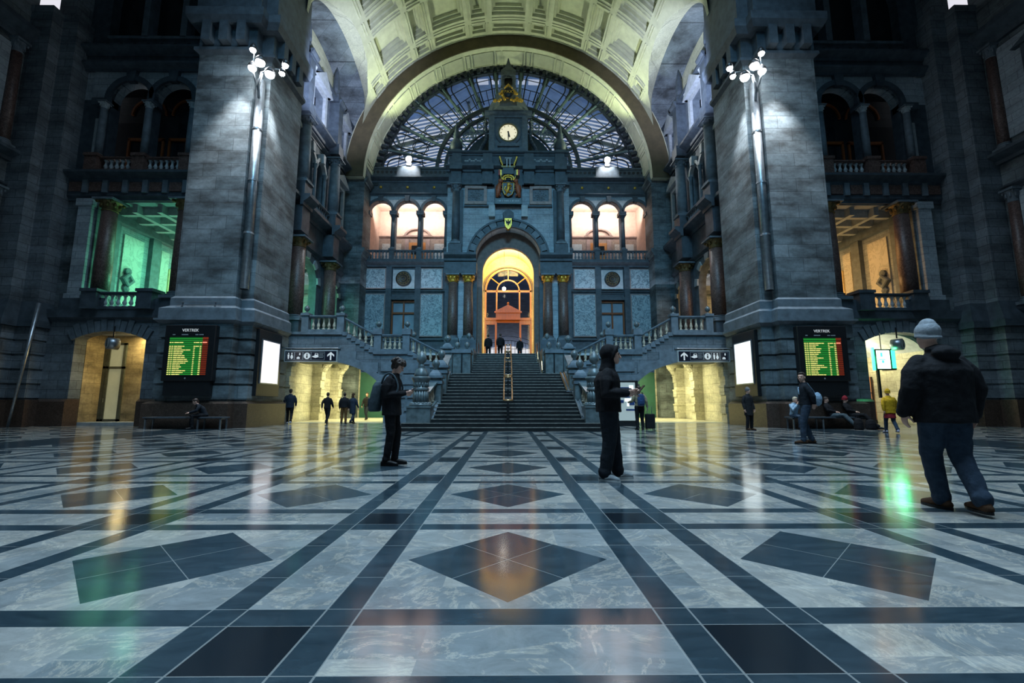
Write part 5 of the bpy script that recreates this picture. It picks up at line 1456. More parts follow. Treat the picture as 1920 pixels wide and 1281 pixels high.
    MB(mx).tube([(cx_, cy_, cz_ + .3), (cx_, cy_, 4.6)], .03, 8).build('hanger', M['black'], c)
    p = Vector((cx_, cy_, cz_)); e = Vector((-.5 , -.86, 0)) if mx == 1 else Vector((-.5, -.86, 0))
    MB(mx).tube([p - e * .22, p - e * .2, p + e * .2, p + e * .22], [.22, .27, .27, .22], 24).build('drum', M['steel'], c, True)
    MB(mx).tube([p + e * .22, p + e * .225], .215, 24).build('dial', M['sign_f'], c)
    t_ = Vector((-e.y, e.x, 0))
    MB(mx).tube([p + e * .235, p + e * .235 + Vector((0, 0, .2))], .014, 6).tube([p + e * .235, p + e * .235 - Vector((0, 0, .14))], .018, 6).build('hands', M['black'], c)
    # bench
    xc = -13.05 if mx == 1 else 13.1
    b = root('bench', 'long dark bench on metal frames in front of the %s pier' % S, 'bench', (xc, 18.85, 0))
    MB().box(xc - 1.6, xc + 1.6, 18.6, 19.1, .43, .49).build('seat', M['benchtop'], b, bevel=.01)
    for x in (xc - 1.5, xc + .6 if mx == 1 else xc - .3, xc + 1.5):
        MB().box(x - .025, x + .025, 18.62, 18.67, 0, .43).box(x - .025, x + .025, 19.03, 19.08, 0, .43).box(x - .025, x + .025, 18.62, 19.08, .39, .43).build('leg_frame', M['steel'], b)
M['benchtop'] = m_plain('bench_grey_blue', (.07, .085, .1), .45, .3, 8, .2)
for mx in (1, -1): board(mx)

# leaning pole at the far left
o = root('pole', 'thin leaning metal pole against the dark corner pier on the far left', 'pole', (-21.55, 20.1, 0))
MB().tube([(-21.55, 20.1, .02), (-21.3, 20.42, 5.55)], [.05, .085], 12).build('shaft', M['steel'], o, True)

# ------------------------------------------------------------------ lit doorway recesses
def doorway_left():
    r = struct('wall_doorway_left', 'warm yellow recess inside the arched doorway on the left', (-18.6, 22.5, 0), 'recess')
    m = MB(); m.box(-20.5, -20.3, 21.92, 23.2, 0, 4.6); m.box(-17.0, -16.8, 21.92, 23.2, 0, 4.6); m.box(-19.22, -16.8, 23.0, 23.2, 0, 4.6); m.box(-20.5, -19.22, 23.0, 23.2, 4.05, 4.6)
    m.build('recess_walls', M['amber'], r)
    MB().box(-20.5, -16.8, 21.92, 23.2, 4.42, 4.6).build('recess_ceiling', M['pale'], r)
    MB().box(-20.3, -17, 21.92, 23.2, 0, .15).build('threshold', M['pale'], r)
    d = root('door_2', 'grey-green framed frosted glass door in the left doorway recess', 'door', (-19.7, 23, .15), kind='structure')
    m = MB(); y0, y1 = 22.92, 23.06
    for x in (-20.3, -20.14, -19.36): m.box(x, x + .14, y0, y1, .15, 4.05)
    for z in (.15, 2.75, 3.95): m.box(-20.3, -19.22, y0, y1, z, z + .12)
    m.build('frame', M['doorframe'], d)
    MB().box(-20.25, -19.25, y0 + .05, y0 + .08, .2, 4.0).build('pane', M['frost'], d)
    MB().tube([(-20.05, y0 - .04, 1.1), (-20.05, y0 - .04, 1.3)], .02, 6).build('handle', M['steel'], d)
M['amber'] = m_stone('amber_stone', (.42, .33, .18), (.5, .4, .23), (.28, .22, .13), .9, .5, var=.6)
M['doorframe'] = m_plain('grey_green_frame', (.09, .1, .08), .5)
doorway_left()
def doorway_right():
    r = struct('wall_doorway_right', 'yellow-green lit passage behind the arched doorway on the right', (18.6, 23.5, 0), 'recess')
    m = MB(); m.box(20.3, 20.5, 21.9, 26, 0, 4.6); m.box(16.8, 17.0, 21.9, 26, 0, 4.6); m.box(16.8, 20.5, 26, 26.2, 0, 4.6)
    m.build('recess_walls', M['pass'], r)
    m = MB()
    for k in range(12):
        a, b = k * 15, k * 15 + 15
    m.ring(18.65, 3.2, 1.75, 1.95, 21.9, 26, 0, 180, 20, ry=.68); m.box(16.8, 20.5, 21.9, 26.2, 4.55, 4.7)
    m.build('recess_vault', M['pale'], r)
    s = root('shop_sign', 'green-edged backlit sign box hanging in the right doorway', 'sign', (18.1, 21.6, 2.6))
    MB().box(17.6, 18.35, 21.55, 21.75, 2.62, 3.62).build('case', M['black'], s)
    MB().box(17.66, 18.29, 21.53, 21.55, 2.68, 3.56).build('lit_face', M['signface'], s)
    MB().box(18.4, 18.62, 21.6, 22.2, 2.62, 3.66).build('side_case', M['black'], s); MB().box(18.42, 18.6, 21.58, 21.6, 2.7, 3.58).build('side_lit_face', M['signgreen'], s)
    m = MB(); m.box(17.84, 17.93, 21.515, 21.53, 3.25, 3.45); m.box(17.75, 18.05, 21.515, 21.53, 3.1, 3.14); m.box(17.88, 17.98, 21.515, 21.53, 2.95, 3.08); m.build('sign_marks', M['signgreen'], s)
    MB().box(17.68, 17.78, 21.6, 21.7, 1.3, 2.62).build('post', M['black'], s); MB().box(17.55, 17.6, 21.58, 21.72, 2.6, 3.7).build('green_edge', M['signgreen'], s)
    MB().tube([(18.0, 21.65, 3.6), (18.0, 21.65, 4.4)], .02, 6).build('hanger', M['black'], s)
    w = root('shop_window', 'glowing orange-brown shop window with red goods in the right passage', 'shop window', (19, 25, 0))
    MB().box(18.3, 20.2, 25.2, 25.9, .15, 2.5).build('display_case', M['orange_glow'], w)
    MB().box(18.25, 20.25, 25.1, 25.95, 0, .15).build('base', M['black'], w)
    m = MB(); random.seed(9)
    for k in range(22): m.ell((18.45 + random.random() * 1.6, 25.12, .3 + random.random() * .9), .1, .06, .13, 8, 5)
    m.build('red_goods', M['redgoods'], w)
    m = MB()
    for z in (.9, 1.6): m.box(18.3, 20.2, 25.12, 25.2, z, z + .04)
    for x in (18.3, 19.2, 20.16): m.box(x, x + .04, 25.1, 25.2, .15, 2.5)
    m.build('shelf_frame', M['black'], w)
M['signface'] = m_emit('sign_face', (.75, 1.0, .85), 2.2)
M['signgreen'] = m_emit('sign_green', (.05, 1.0, .35), 3.0)
M['orange_glow'] = m_emit('shop_glow', (.6, .26, .1), .45)
M['redgoods'] = m_plain('red_goods', (.5, .05, .03), .4)
doorway_right()

# lit advertising column in the right passage
o = root('poster_column', 'tall lit poster stand with blue and white picture in the right passage', 'poster stand', (5.55, 21.3, 0))
MB().box(5.0, 6.05, 21.2, 21.5, 0, .15).build('foot', M['black'], o); MB().box(5.0, 6.05, 21.2, 21.5, .15, 2.1).build('case', M['black'], o, bevel=.02)
MB().box(5.08, 5.9, 21.18, 21.2, .25, 2.0).build('lit_poster', M['poster'] if 'poster' in M else m_emit('lit_poster', (.5, .6, .58), .42), o)
m = MB(); random.seed(2)
for x, z, w, h in ((5.2, 1.62, .5, .16), (5.3, 1.3, .35, .12), (5.6, .95, .25, .2), (5.15, 1.05, .2, .14), (5.45, .7, .4, .08)): m.box(x, x + w, 21.165, 21.18, z, z + h)
m.build('picture_blocks', m_plain('poster_blue', (.02, .05, .16), .4), o)
m = MB()
for x, z, w, h in ((5.62, 1.65, .2, .22), (5.4, 1.12, .4, .14), (5.5, .9, .1, .3)): m.box(x, x + w, 21.16, 21.175, z, z + h)
m.build('picture_highlights', M['advert'], o)
# ================================================================== PEOPLE
def remesh(name, mb, mat, parent, vox=.012, sm=4, k=1.0, disp=0.0):
    mb.v = [(a * k, b * k, c * k) for a, b, c in mb.v]
    o = mb.build(name, mat, parent, True, local=True)
    m = o.modifiers.new('r', 'REMESH'); m.mode = 'VOXEL'; m.voxel_size = vox; m.use_smooth_shade = True
    s = o.modifiers.new('s', 'SMOOTH'); s.iterations = sm; s.factor = .5
    if disp:
        t = bpy.data.textures.get('fold') or bpy.data.textures.new('fold', 'CLOUDS'); t.noise_scale = .09; t.noise_depth = 2
        d = o.modifiers.new('d', 'DISPLACE'); d.texture = t; d.strength = disp; d.mid_level = .5; d.texture_coords = 'LOCAL'
    dg = bpy.context.evaluated_depsgraph_get(); dg.update()
    me = bpy.data.meshes.new_from_object(o.evaluated_get(dg))
    old = o.data; o.modifiers.clear(); o.data = me; bpy.data.meshes.remove(old)
    if not me.materials: me.materials.append(mat)
    me.polygons.foreach_set('use_smooth', [True] * len(me.polygons))
    return o

def basis(a, b, c):
    return Matrix((a, b, c)).transposed()
def hand(mb, w, d, n, sg, curl=.6, fr=.0088):
    w = Vector(w); d = Vector(d).normalized(); n = Vector(n); n = (n - d * n.dot(d)).normalized(); a = d.cross(n).normalized() * sg
    mb.cap([w - d * .02, w + d * .03], [.026, .03], 10)
    mb.ell(w + d * .052, .041, .017, .052, 12, 8, basis(a, n, d))
    for i, (off, L) in enumerate(((.030, .068), (.011, .078), (-.009, .073), (-.028, .058))):
        p = w + d * (.092 - .006 * abs(i - 1.3)) + a * off
        q = d.copy(); P = [p - d * .015]; c = curl * (.85 + .12 * i)
        ax = d.cross(n)
        for s, f in enumerate((.45, .32, .23)):
            q = (Matrix.Rotation(c * (.6, 1.0, .7)[s], 3, ax) @ d) if s == 0 else (Matrix.Rotation(c * (.6, 1.6, 2.3)[s], 3, ax) @ d)
            p = p + q * L * f * 1.0; P.append(p)
        mb.cap(P, [fr * 1.05, fr, fr * .95, fr * .85], 8)
    p = w + d * .028 + a * .034
    t1 = (a * .75 + d * .7 + n * .35).normalized(); t2 = (a * .2 + d * .85 + n * .5).normalized()
    mb.cap([p - a * .012, p + t1 * .035, p + t1 * .035 + t2 * .03, p + t1 * .035 + t2 * .05], [.014, .012, .0105, .009], 8)

STAND = dict(pel=(0, 0, .93), chest=(0, -.01, 1.28), neck=(0, 0, 1.47), head=(0, .03, 1.615), pitch=0, yaw=0,
             hipL=(-.095, 0, .9), hipR=(.095, 0, .9), knL=(-.1, .03, .5), knR=(.1, .03, .5), anL=(-.11, -.01, .09), anR=(.11, -.01, .09), fyL=8, fyR=-8,
             shL=(-.185, -.01, 1.405), shR=(.185, -.01, 1.405), elL=(-.25, -.03, 1.12), elR=(.25, -.03, 1.12), wrL=(-.26, .05, .87), wrR=(.26, .05, .87),
             hdL=(0, .15, -1), hdR=(0, .15, -1), pnL=(1, 0, 0), pnR=(-1, 0, 0), curl=.5)
WALK = dict(STAND, knL=(-.09, .17, .52), anL=(-.09, .22, .09), knR=(.09, .0, .49), anR=(.09, -.25, .14), elL=(-.26, -.1, 1.13), wrL=(-.25, -.12, .9), elR=(.26, .03, 1.12), wrR=(.25, .18, .92))
SIT = dict(STAND, pel=(0, 0, .58), chest=(0, .03, .92), neck=(0, .06, 1.1), head=(0, .1, 1.24), hipL=(-.1, .02, .56), hipR=(.1, .02, .56), knL=(-.13, .42, .53), knR=(.13, .42, .53),
           anL=(-.13, .4, .09), anR=(.13, .4, .09), shL=(-.18, .03, 1.04), shR=(.18, .03, 1.04), elL=(-.25, .12, .8), elR=(.25, .12, .8), wrL=(-.1, .33, .68), wrR=(.1, .33, .68), hdL=(.3, 1, -.1), hdR=(-.3, 1, -.1), pnL=(0, 0, -1), pnR=(0, 0, -1))

def person(label, loc, rz, H=1.75, pose=STAND, jacket='c_black', pants='c_black', shoes='c_shoe', hair='hair', vox=.012, coat=.84, bulk=1.0, hood=None, cap=None,
           style='short', soles=False, group=None, skirt=None, sleeve=1.0, leg=1.0, extra=None):
    P = dict(pose); k = H / 1.75
    o = root('person', label, 'person', loc, group, 'thing', R(rz))
    V = lambda n: Vector(P[n])
    hc = V('head'); Rh = Euler((R(-P['pitch']), 0, R(P['yaw']))).to_matrix()
    def hp(x, y, z): return hc + Rh @ Vector((x, y, z))
    b = MB()
    pel, ch, nk = V('pel'), V('chest'), V('neck')
    def ringat(f, rx, ry):
        c = pel.lerp(ch, f) if f <= 1 else ch.lerp(nk, f - 1)
        return (c.x, c.y, c.z, rx, ry)
    b.loft([ringat(-.25, .11, .08), ringat(0, .155, .105), ringat(.45, .135, .095), ringat(1, .16, .11), ringat(1.5, .17, .09), ringat(1.8, .11, .07), ringat(2, .06, .06)])
    b.cap([nk - Vector((0, 0, .03)), hp(0, -.015, -.05)], [.06, .054])
    b.ell(hp(0, -.012, .028), .077, .097, .096, 16, 10, Rh); b.ell(hp(0, .02, -.022), .06, .072, .09, 16, 10, Rh); b.ell(hp(0, .045, -.083), .036, .038, .03, 12, 8, Rh)
    b.cap([hp(0, .084, .018), hp(0, .105, -.022)], [.009, .0145], 8); b.ell(hp(0, .078, .033), .05, .02, .012, 10, 6, Rh)
    b.ell(hp(0, .083, -.055), .022, .012, .006, 8, 6, Rh); b.ell(hp(0, .081, -.066), .02, .012, .006, 8, 6, Rh)
    for s in (-1, 1): b.ell(hp(s * .077, -.005, -.008), .012, .024, .032, 8, 6, Rh)
    for s, n in ((-1, 'L'), (1, 'R')):
        b.cap([V('sh' + n) + Vector((-s * .03, 0, -.035)), V('el' + n), V('wr' + n)], [.04, .036, .028])
        hand(b, V('wr' + n), P['hd' + n], P['pn' + n], -s if True else s, P.get('curl' + n, P['curl']), .0088 if vox < .009 else .0105)
        b.cap([V('hip' + n), V('kn' + n), V('an' + n)], [.085, .058, .04])
        f = Matrix.Rotation(R(P['fy' + n]), 3, 'Z'); an = V('an' + n)
        b.cap([an + f @ Vector((0, -.03, -.04)), an + f @ Vector((0, .13, -.055))], [.038, .03])
    remesh('body', b, M['skin'], o, vox, 3, k)
    # eyes
    e = MB()
    for s in (-1, 1): e.ell(hp(s * .03, .082, .014), .012, .008, .008, 8, 6, Rh)
    e.v = [(a * k, c * k, d * k) for a, c, d in e.v]; e.build('eyes', M['c_eye'], o, True, local=True)
    # trousers
    t = MB()
    t.loft([ringat(-.3, .13 * leg, .1 * leg), ringat(-.1, .165, .118), ringat(.25, .155, .112)])
    for s, n in ((-1, 'L'), (1, 'R')):
        h_, kn, an = V('hip' + n), V('kn' + n), V('an' + n)
        mid = kn.lerp(an, .55)
        t.cap([h_, h_.lerp(kn, .5), kn, mid, an + (kn - an).normalized() * .01], [.105 * leg, .092 * leg, .074 * leg, .068 * leg, .058 * leg])
        t.cap([an + Vector((0, 0, .03)), an + Vector((0, 0, .005))], [.066 * leg, .064 * leg])
    remesh('trousers', t, M[pants], o, max(vox, .01), 3, k, .018)
    # jacket
    j = MB(); q = bulk
    zh = coat
    fh = (zh - pel.z) / max(ch.z - pel.z, .1)
    if pose.get('sit'): fh = -.1
    j.loft([ringat(fh, .185 * q, .135 * q), ringat(.3 if fh < .1 else .5, .178 * q, .132 * q), ringat(1, .19 * q, .138 * q), ringat(1.3, .188 * (1 + (q - 1) * .7), .132 * (1 + (q - 1) * .7)), ringat(1.52, .172 * (1 + (q - 1) * .4), .12 * (1 + (q - 1) * .4)), ringat(1.72, .135, .105), ringat(1.88, .1, .092), ringat(2.0, .083, .085), ringat(2.12, .078, .08)])
    for n in 'LR':
        w = V('wr' + n); el = V('el' + n); sh = V('sh' + n)
        j.cap([sh + Vector((-.018 if n == 'R' else .018, 0, -.028)), sh.lerp(el, .5), el, el.lerp(w, .6), w - (w - el).normalized() * .005], [.064 * (.5 + .5 * sleeve), .07 * sleeve, .062 * sleeve, .054 * sleeve, .046 * sleeve])
    if extra == 'hood_down': j.ell((nk.x, nk.y - .1, nk.z - .03), .12, .09, .075, 14, 8); j.ell((nk.x, nk.y - .02, nk.z + .02), .1, .1, .05, 14, 8)
    remesh('jacket', j, M[jacket], o, max(vox, .009), 7, k, .014)
    if skirt:
        s_ = MB().loft([ringat(fh - .55, .2, .16), ringat(fh, .18, .13)]); remesh('skirt', s_, M[skirt], o, .014, 3, k)
    # shoes
    for n in 'LR':
        an = V('an' + n); f = Matrix.Rotation(R(P['fy' + n]), 3, 'Z'); z0 = an.z - .09
        if P['an' + n][2] > .12 and not pose.get('sit'): z0 = an.z - .1
        s_ = MB(); F = lambda y, z: Vector((an.x, an.y, z0)) + f @ Vector((0, y, z))
        s_.cap([F(-.05, .045), F(.03, .05), F(.11, .04), F(.175, .032)], [.043, .046, .043, .03]); s_.cap([F(-.03, .05), F(-.02, .1)], [.045, .046])
        s_.v = [(x, y, max(z, z0 + .004)) for x, y, z in s_.v]
        sh = remesh('shoe', s_, M[shoes], o, .009, 3, k)
        so = MB(); pts = [F(-.1, 0), F(.02, 0), F(.12, 0), F(.215, 0)]
        ol = []
        for a in range(24):
            t_ = a / 24 * 2 * PI; yy = .058 + .152 * math.sin(t_); xx = (.047 - .006 * math.sin(t_)) * math.cos(t_)
            v = F(yy, 0) + f @ Vector((xx, 0, 0)); ol.append((v.x * k, v.y * k))
        so.poly(ol, z0 * k + .001, z0 * k + .026, 'Z'); so.build('sole', M['sole'] if soles else M['c_shoe'], sh, local=True)
    # hair, caps, hoods
    hd = MB()
    if hood:
        hd.ell(hp(0, -.03, .03), .116, .116, .128, 16, 12, Rh); hd.ell(hp(0, -.002, .066), .104, .108, .084, 16, 12, Rh)
        for i in range(20):
            a = i / 20 * 2 * PI; a2 = (i + 1) / 20 * 2 * PI
            hd.cap([hp(.09 * math.cos(a), .047 + .038 * math.sin(a), .005 + .122 * math.sin(a)), hp(.09 * math.cos(a2), .047 + .038 * math.sin(a2), .005 + .122 * math.sin(a2))], .021, 8)
        hd.loft([(nk.x, nk.y - .02, nk.z - .06, .13, .11), (nk.x, nk.y, nk.z + .03, .1, .095), (hc.x, hc.y - .03, hc.z - .05, .1, .09)])
        # open the face: the shell stops at the hood rim
        hd.v = [v for v in hd.v]
        remesh('hood', hd, M[hood], o, .009, 4, k, .01)
        fm = MB(); fm.ell(hp(0, .05, -.008), .066, .066, .098, 16, 10, Rh); fm.ell(hp(0, .082, -.082), .036, .034, .03, 12, 8, Rh)
        fm.cap([hp(0, .108, .024), hp(0, .134, -.022)], [.01, .0145], 8); fm.ell(hp(0, .102, .036), .045, .018, .011, 10, 6, Rh)
        fm.ell(hp(0, .112, -.054), .022, .012, .007, 8, 6, Rh); fm.ell(hp(0, .11, -.067), .02, .012, .007, 8, 6, Rh)
        remesh('face', fm, M['skin'], o, .005, 3, k)
        e2 = MB()
        for s in (-1, 1): e2.ell(hp(s * .028, .106, .014), .011, .006, .006, 8, 6, Rh); e2.cap([hp(s * .014, .118, .036), hp(s * .042, .106, .038)], .0045, 6)
        e2.v = [(a * k, c * k, d * k) for a, c, d in e2.v]; e2.build('brows_and_eyes', M['c_eye'], o, True, local=True)
    elif cap:
        hd.ell(hp(0, -.018, .05), .096, .112, .1, 16, 10, Rh); hd.ell(hp(0, -.025, .11), .066, .076, .07, 14, 8, Rh)
        for i in range(20):
            a = i / 20 * 2 * PI; a2 = (i + 1) / 20 * 2 * PI
            hd.cap([hp(.084 * math.cos(a), -.018 + .1 * math.sin(a), .02 - .02 * (1 - math.sin(a))), hp(.084 * math.cos(a2), -.018 + .1 * math.sin(a2), .02 - .02 * (1 - math.sin(a2)))], .015, 8)
        remesh('knitted_hat', hd, M[cap], o, .01, 3, k)
    else:
        hd.ell(hp(0, -.03, .045), .088, .1, .098, 16, 10, Rh); hd.ell(hp(0, -.055, -.02), .072, .062, .07, 12, 8, Rh)
        hd.ell(hp(0, .045, .098), .055, .04, .028, 12, 8, Rh)
        random.seed(len(label))
        if style == 'curly':
            for i in range(70):
                a = random.random() * 2 * PI; e_ = random.random() * 1.1 - .05
                v = (.1 * math.cos(a) * math.cos(e_), -.02 + .115 * math.sin(a) * math.cos(e_), .04 + .105 * math.sin(e_))
                if v[1] > .05 and v[2] < .06: continue
                hd.ell(hp(*v), .026, .026, .024, 8, 6)
            for s in (-1, 1): hd.ell(hp(s * .075, .0, .0), .02, .035, .05, 8, 6, Rh)
        if style == 'bun': hd.ell(hp(0, -.06, .15), .045, .045, .05, 10, 8); hd.cap([hp(0, -.06, .15), hp(.03, -.09, .2)], .015, 6)
        if style == 'long': hd.ell(hp(0, -.06, -.08), .095, .06, .13, 12, 8, Rh)
        remesh('hair', hd, M[hair], o, .009, 2, k)
    return o, k

for n_, c_ in dict(black=(.010, .010, .012), ink=(.012, .016, .022), navy=(.02, .028, .045), jeans=(.03, .048, .075), jeans_d=(.018, .026, .038), shoe=(.012, .012, .013), brown=(.06, .03, .015),
                   tan=(.3, .24, .15), sky=(.28, .4, .52), yellow=(.55, .32, .015), wine=(.25, .02, .03), slate=(.06, .085, .1), charcoal=(.018, .018, .02), rust=(.13, .06, .02), blue=(.03, .06, .14), fur=(.12, .12, .12), grey=(.3, .33, .35), lilac=(.4, .4, .5), eye=(.01, .008, .006)).items():
    M['c_' + n_] = m_cloth('cloth_' + n_, c_, .85 if n_ != 'shoe' else .3)

def strap_pack(name, label, cat, o, k, z0, z1, w, d, y, mat, straps=True, shz=1.44, tilt=0, trim='c_black', nm='backpack'):
    q = root(name, label, cat, tuple(o.location), None, 'thing', o.rotation_euler.z)
    m = MB(); zc = (z0 + z1) / 2; h = (z1 - z0) / 2
    for f in (-1, -.6, -.2, .2, .6, .9): pass
    T = lambda x, yy, z: (x, y + yy - tilt * (z - z1), z)
    rings = []
    for f, sx, sy in ((-1, .8, .75), (-.9, .96, .95), (-.4, 1, 1), (.2, 1, .92), (.7, .88, .72), (.95, .6, .45), (1, .35, .3)):
        z = zc + h * f; rings.append((0, y - tilt * (z - z1), z, w / 2 * sx, d / 2 * sy))
    m.loft(rings, 20)
    remesh('bag_body', m, M[mat], q, .012, 3, k, .01)
    m = MB()
    m.loft([(0, y - d * .42 - tilt * (zc - h * .6 - z1), zc - h * .7, w * .34, d * .15), (0, y - d * .45 - tilt * (zc - z1), zc - h * .1, w * .34, d * .15)], 16); remesh('front_pocket', m, M[mat], q, .012, 2, k)
    if straps:
        for s in (-1, 1):
            ctl = [Vector(p) for p in ((s * .09, y + .08, z1 - .04), (s * .12, -.1, shz + .0), (s * .128, -.02, shz + .045), (s * .132, .06, shz + .0), (s * .138, .125, shz - .13), (s * .152, .125, shz - .25), (s * .175, .04, shz - .34), (s * .17, -.08, shz - .36))]
            pts = []
            for i in range(len(ctl) - 1):
                p0, p1, p2, p3 = ctl[max(i - 1, 0)], ctl[i], ctl[i + 1], ctl[min(i + 2, len(ctl) - 1)]
                for t in (0, .25, .5, .75):
                    pts.append(.5 * ((2 * p1) + (p2 - p0) * t + (2 * p0 - 5 * p1 + 4 * p2 - p3) * t * t + (3 * p1 - p0 - 3 * p2 + p3) * t ** 3))
            m = MB().tube(pts + [ctl[-1]], .016, 8)
            m.v = [(a * k, b * k, c * k) for a, b, c in m.v]; m.build('strap', M[trim], q, True, local=True)
    return q
def phone(o, k, p, d, label, lit=True):
    q = root('smartphone', label, 'phone', tuple(o.location), None, 'thing', o.rotation_euler.z)
    M_ = Matrix.Translation(Vector(p) * k) @ Euler(d).to_matrix().to_4x4()
    a = MB().box(-.036, .036, -.075, .075, -.004, .004); a.v = [tuple(M_ @ Vector(v)) for v in a.v]; a.build('case', M['black'], q, local=True)
    b = MB().box(-.032, .032, -.068, .068, .004, .005); b.v = [tuple(M_ @ Vector(v)) for v in b.v]; b.build('screen', M['screen'] if lit else M['c_shoe'], q, local=True)
M['screen'] = m_emit('phone_screen', (.8, .85, 1), .6)

# the two men in front of the stairs
A = dict(STAND, head=(0, .085, 1.605), neck=(0, .03, 1.47), chest=(0, -.02, 1.28), pitch=28, yaw=-6, elL=(-.225, -.05, 1.13), elR=(.225, -.04, 1.13), wrL=(-.085, .235, 1.185), wrR=(.06, .225, 1.16),
         hdL=(.25, 1, .05), hdR=(-.2, 1, .1), pnL=(.8, 0, .5), pnR=(-.8, 0, .5), curl=.8, anL=(-.1, .05, .09), knL=(-.1, .08, .5), anR=(.1, -.03, .09), knR=(.1, .03, .5), fyL=6, fyR=-8)
o, k = person('young man in a black coat with curly brown hair looking down at a phone', (-1.96, 7.76, 0), -92, 1.78, A, 'c_black', 'c_black', 'c_shoe', 'hair', .0065, .80, 1.15, style='curly', leg=.95)
strap_pack('backpack', 'grey-blue backpack on the back of the young man with curly hair', 'backpack', o, k, .86, 1.36, .32, .2, -.235, 'c_slate', tilt=-.1, trim='c_slate')
phone(o, k, (-.01, .33, 1.215), (.5, 0, 0), 'small phone held in both hands by the man with curly hair')

B = dict(STAND, head=(0, .045, 1.62), neck=(0, .01, 1.475), pitch=4, yaw=-4, elL=(-.25, .0, 1.12), elR=(.26, -.04, 1.11), wrL=(-.07, .3, 1.13), wrR=(.12, .23, 1.12), hdL=(.1, 1, .25), hdR=(-.15, 1, .05), pnL=(.9, 0, -.3), pnR=(-.9, 0, .4), curl=1.15,
         anL=(-.12, .1, .09), knL=(-.12, .06, .5), anR=(.13, -.07, .09), knR=(.12, .0, .5), fyL=10, fyR=-25)
o, k = person('man in a black hooded jacket and dark trousers standing with hood up', (1.37, 6.26, 0), -101, 1.80, B, 'c_black', 'c_ink', 'c_grey', 'hair', .0065, .87, 1.25, hood='c_black', soles=True, sleeve=1.2, leg=1.25)
for ob in o.children:
    if ob.name.startswith('shoe'):
        pass
# curved white flash on each trainer
for n, an, fy in (('L', (-.12, .1), 10), ('R', (.13, -.07), -25)):
    sh = [c for c in o.children if c.name.startswith('shoe')][0 if n == 'L' else 1]
    f = Matrix.Rotation(R(fy), 3, 'Z'); m = MB()
    pts = [(-.01, .075), (.0, .045), (.03, .035), (.115, .072), (.035, .05), (.012, .055)]
    ol = [Vector((an[0], an[1], 0)) + f @ Vector((.047, y, z)) for y, z in pts]; ol2 = [v + f @ Vector((.006, 0, 0)) for v in ol]
    nn = len(pts)
    m.add([tuple(v * k) for v in ol + ol2], [tuple(range(nn))[::-1], tuple(range(nn, 2 * nn))] + [(i, (i + 1) % nn, nn + (i + 1) % nn, nn + i) for i in range(nn)])
    m.build('flash_mark', M['sole'], sh, local=True)
phone(o, k, (.03, .42, 1.16), (.9, 0, .3), 'dark phone held by the man with his hood up', False)

# large walker on the right
W = dict(WALK, elL=(-.28, -.02, 1.12), wrL=(-.28, .1, .9), elR=(.29, -.02, 1.12), wrR=(.3, .05, .88), anL=(-.02, .12, .09), knL=(-.06, .13, .5), anR=(.06, -.2, .13), knR=(.08, -.02, .5), shL=(-.19, 0, 1.4), shR=(.19, 0, 1.4), head=(-.03, .05, 1.62))
person('large man seen from behind in a wide black jacket, jeans and grey knitted hat', (4.22, 4.42, 0), -4, 1.80, W, 'c_black', 'c_jeans', 'c_brown', 'hair', .0095, .8, 1.38, cap='grey_knit', sleeve=1.4, leg=1.15, extra='hood_down')

# traveller with suitcase
T = dict(STAND, elL=(-.3, .0, 1.13), wrL=(-.36, .16, 1.1), hdL=(-.4, 1, 0), elR=(.27, -.04, 1.13), wrR=(.33, .0, .9), pitch=18)
o, k = person('woman with a dark hair bun, tan jacket and black trousers seen from behind', (5.22, 18.2, 0), 4, 1.72, T, 'c_tan', 'c_black', 'c_shoe', 'hair', .012, .93, 1.0, style='bun', leg=1.05)
strap_pack('backpack', 'blue backpack worn by the woman with the hair bun', 'backpack', o, k, .95, 1.42, .3, .2, -.21, 'c_blue')
q = root('suitcase', 'black upright wheeled suitcase beside the woman with the hair bun', 'suitcase', (5.58, 18.1, 0))
MB().box(5.41, 5.76, 17.98, 18.22, .05, .62).build('shell', M['c_black'], q, bevel=.03)
m = MB()
for x in (5.45, 5.72):
    for y in (18.0, 18.2): m.tube([(x - .015, y, .03), (x + .015, y, .03)], .03, 10)
m.build('wheels', M['black'], q); MB().tube([(5.5, 18.12, .6), (5.5, 18.12, .9), (5.67, 18.12, .9), (5.67, 18.12, .6)], .012, 6).build('handle', M['steel'], q)

# man walking left past the right pier
Q = dict(STAND, yaw=55, elL=(-.24, -.12, 1.14), wrL=(-.14, -.16, .98), elR=(.28, -.15, 1.15), wrR=(.2, -.24, 1.0), anL=(-.1, .12, .09), knL=(-.1, .1, .5), anR=(.1, -.1, .09), fyL=5, fyR=-5)
o, k = person('man in a dark jacket, blue jeans and brown shoes looking aside by the right bench', (7.68, 11.8, 0), 70, 1.83, Q, 'c_ink', 'c_jeans', 'c_brown', 'hair', .01, .93, 1.05)
q = root('shoulder_bag', 'pale blue and white bag slung behind the man in blue jeans', 'bag', tuple(o.location), None, 'thing', o.rotation_euler.z)
m = MB(); m.ell((.1, -.3, 1.08), .1, .1, .17); remesh('bag_body', m, M['c_sky'], q, .012, 3, k, .02)
m = MB().tube([(.1, -.25, 1.22), (.12, -.1, 1.48), (-.02, .12, 1.36), (-.1, .14, 1.2)], .02, 8); m.v = [(a * k, b * k, c * k) for a, b, c in m.v]; m.build('strap', M['c_sky'], q, True, local=True)

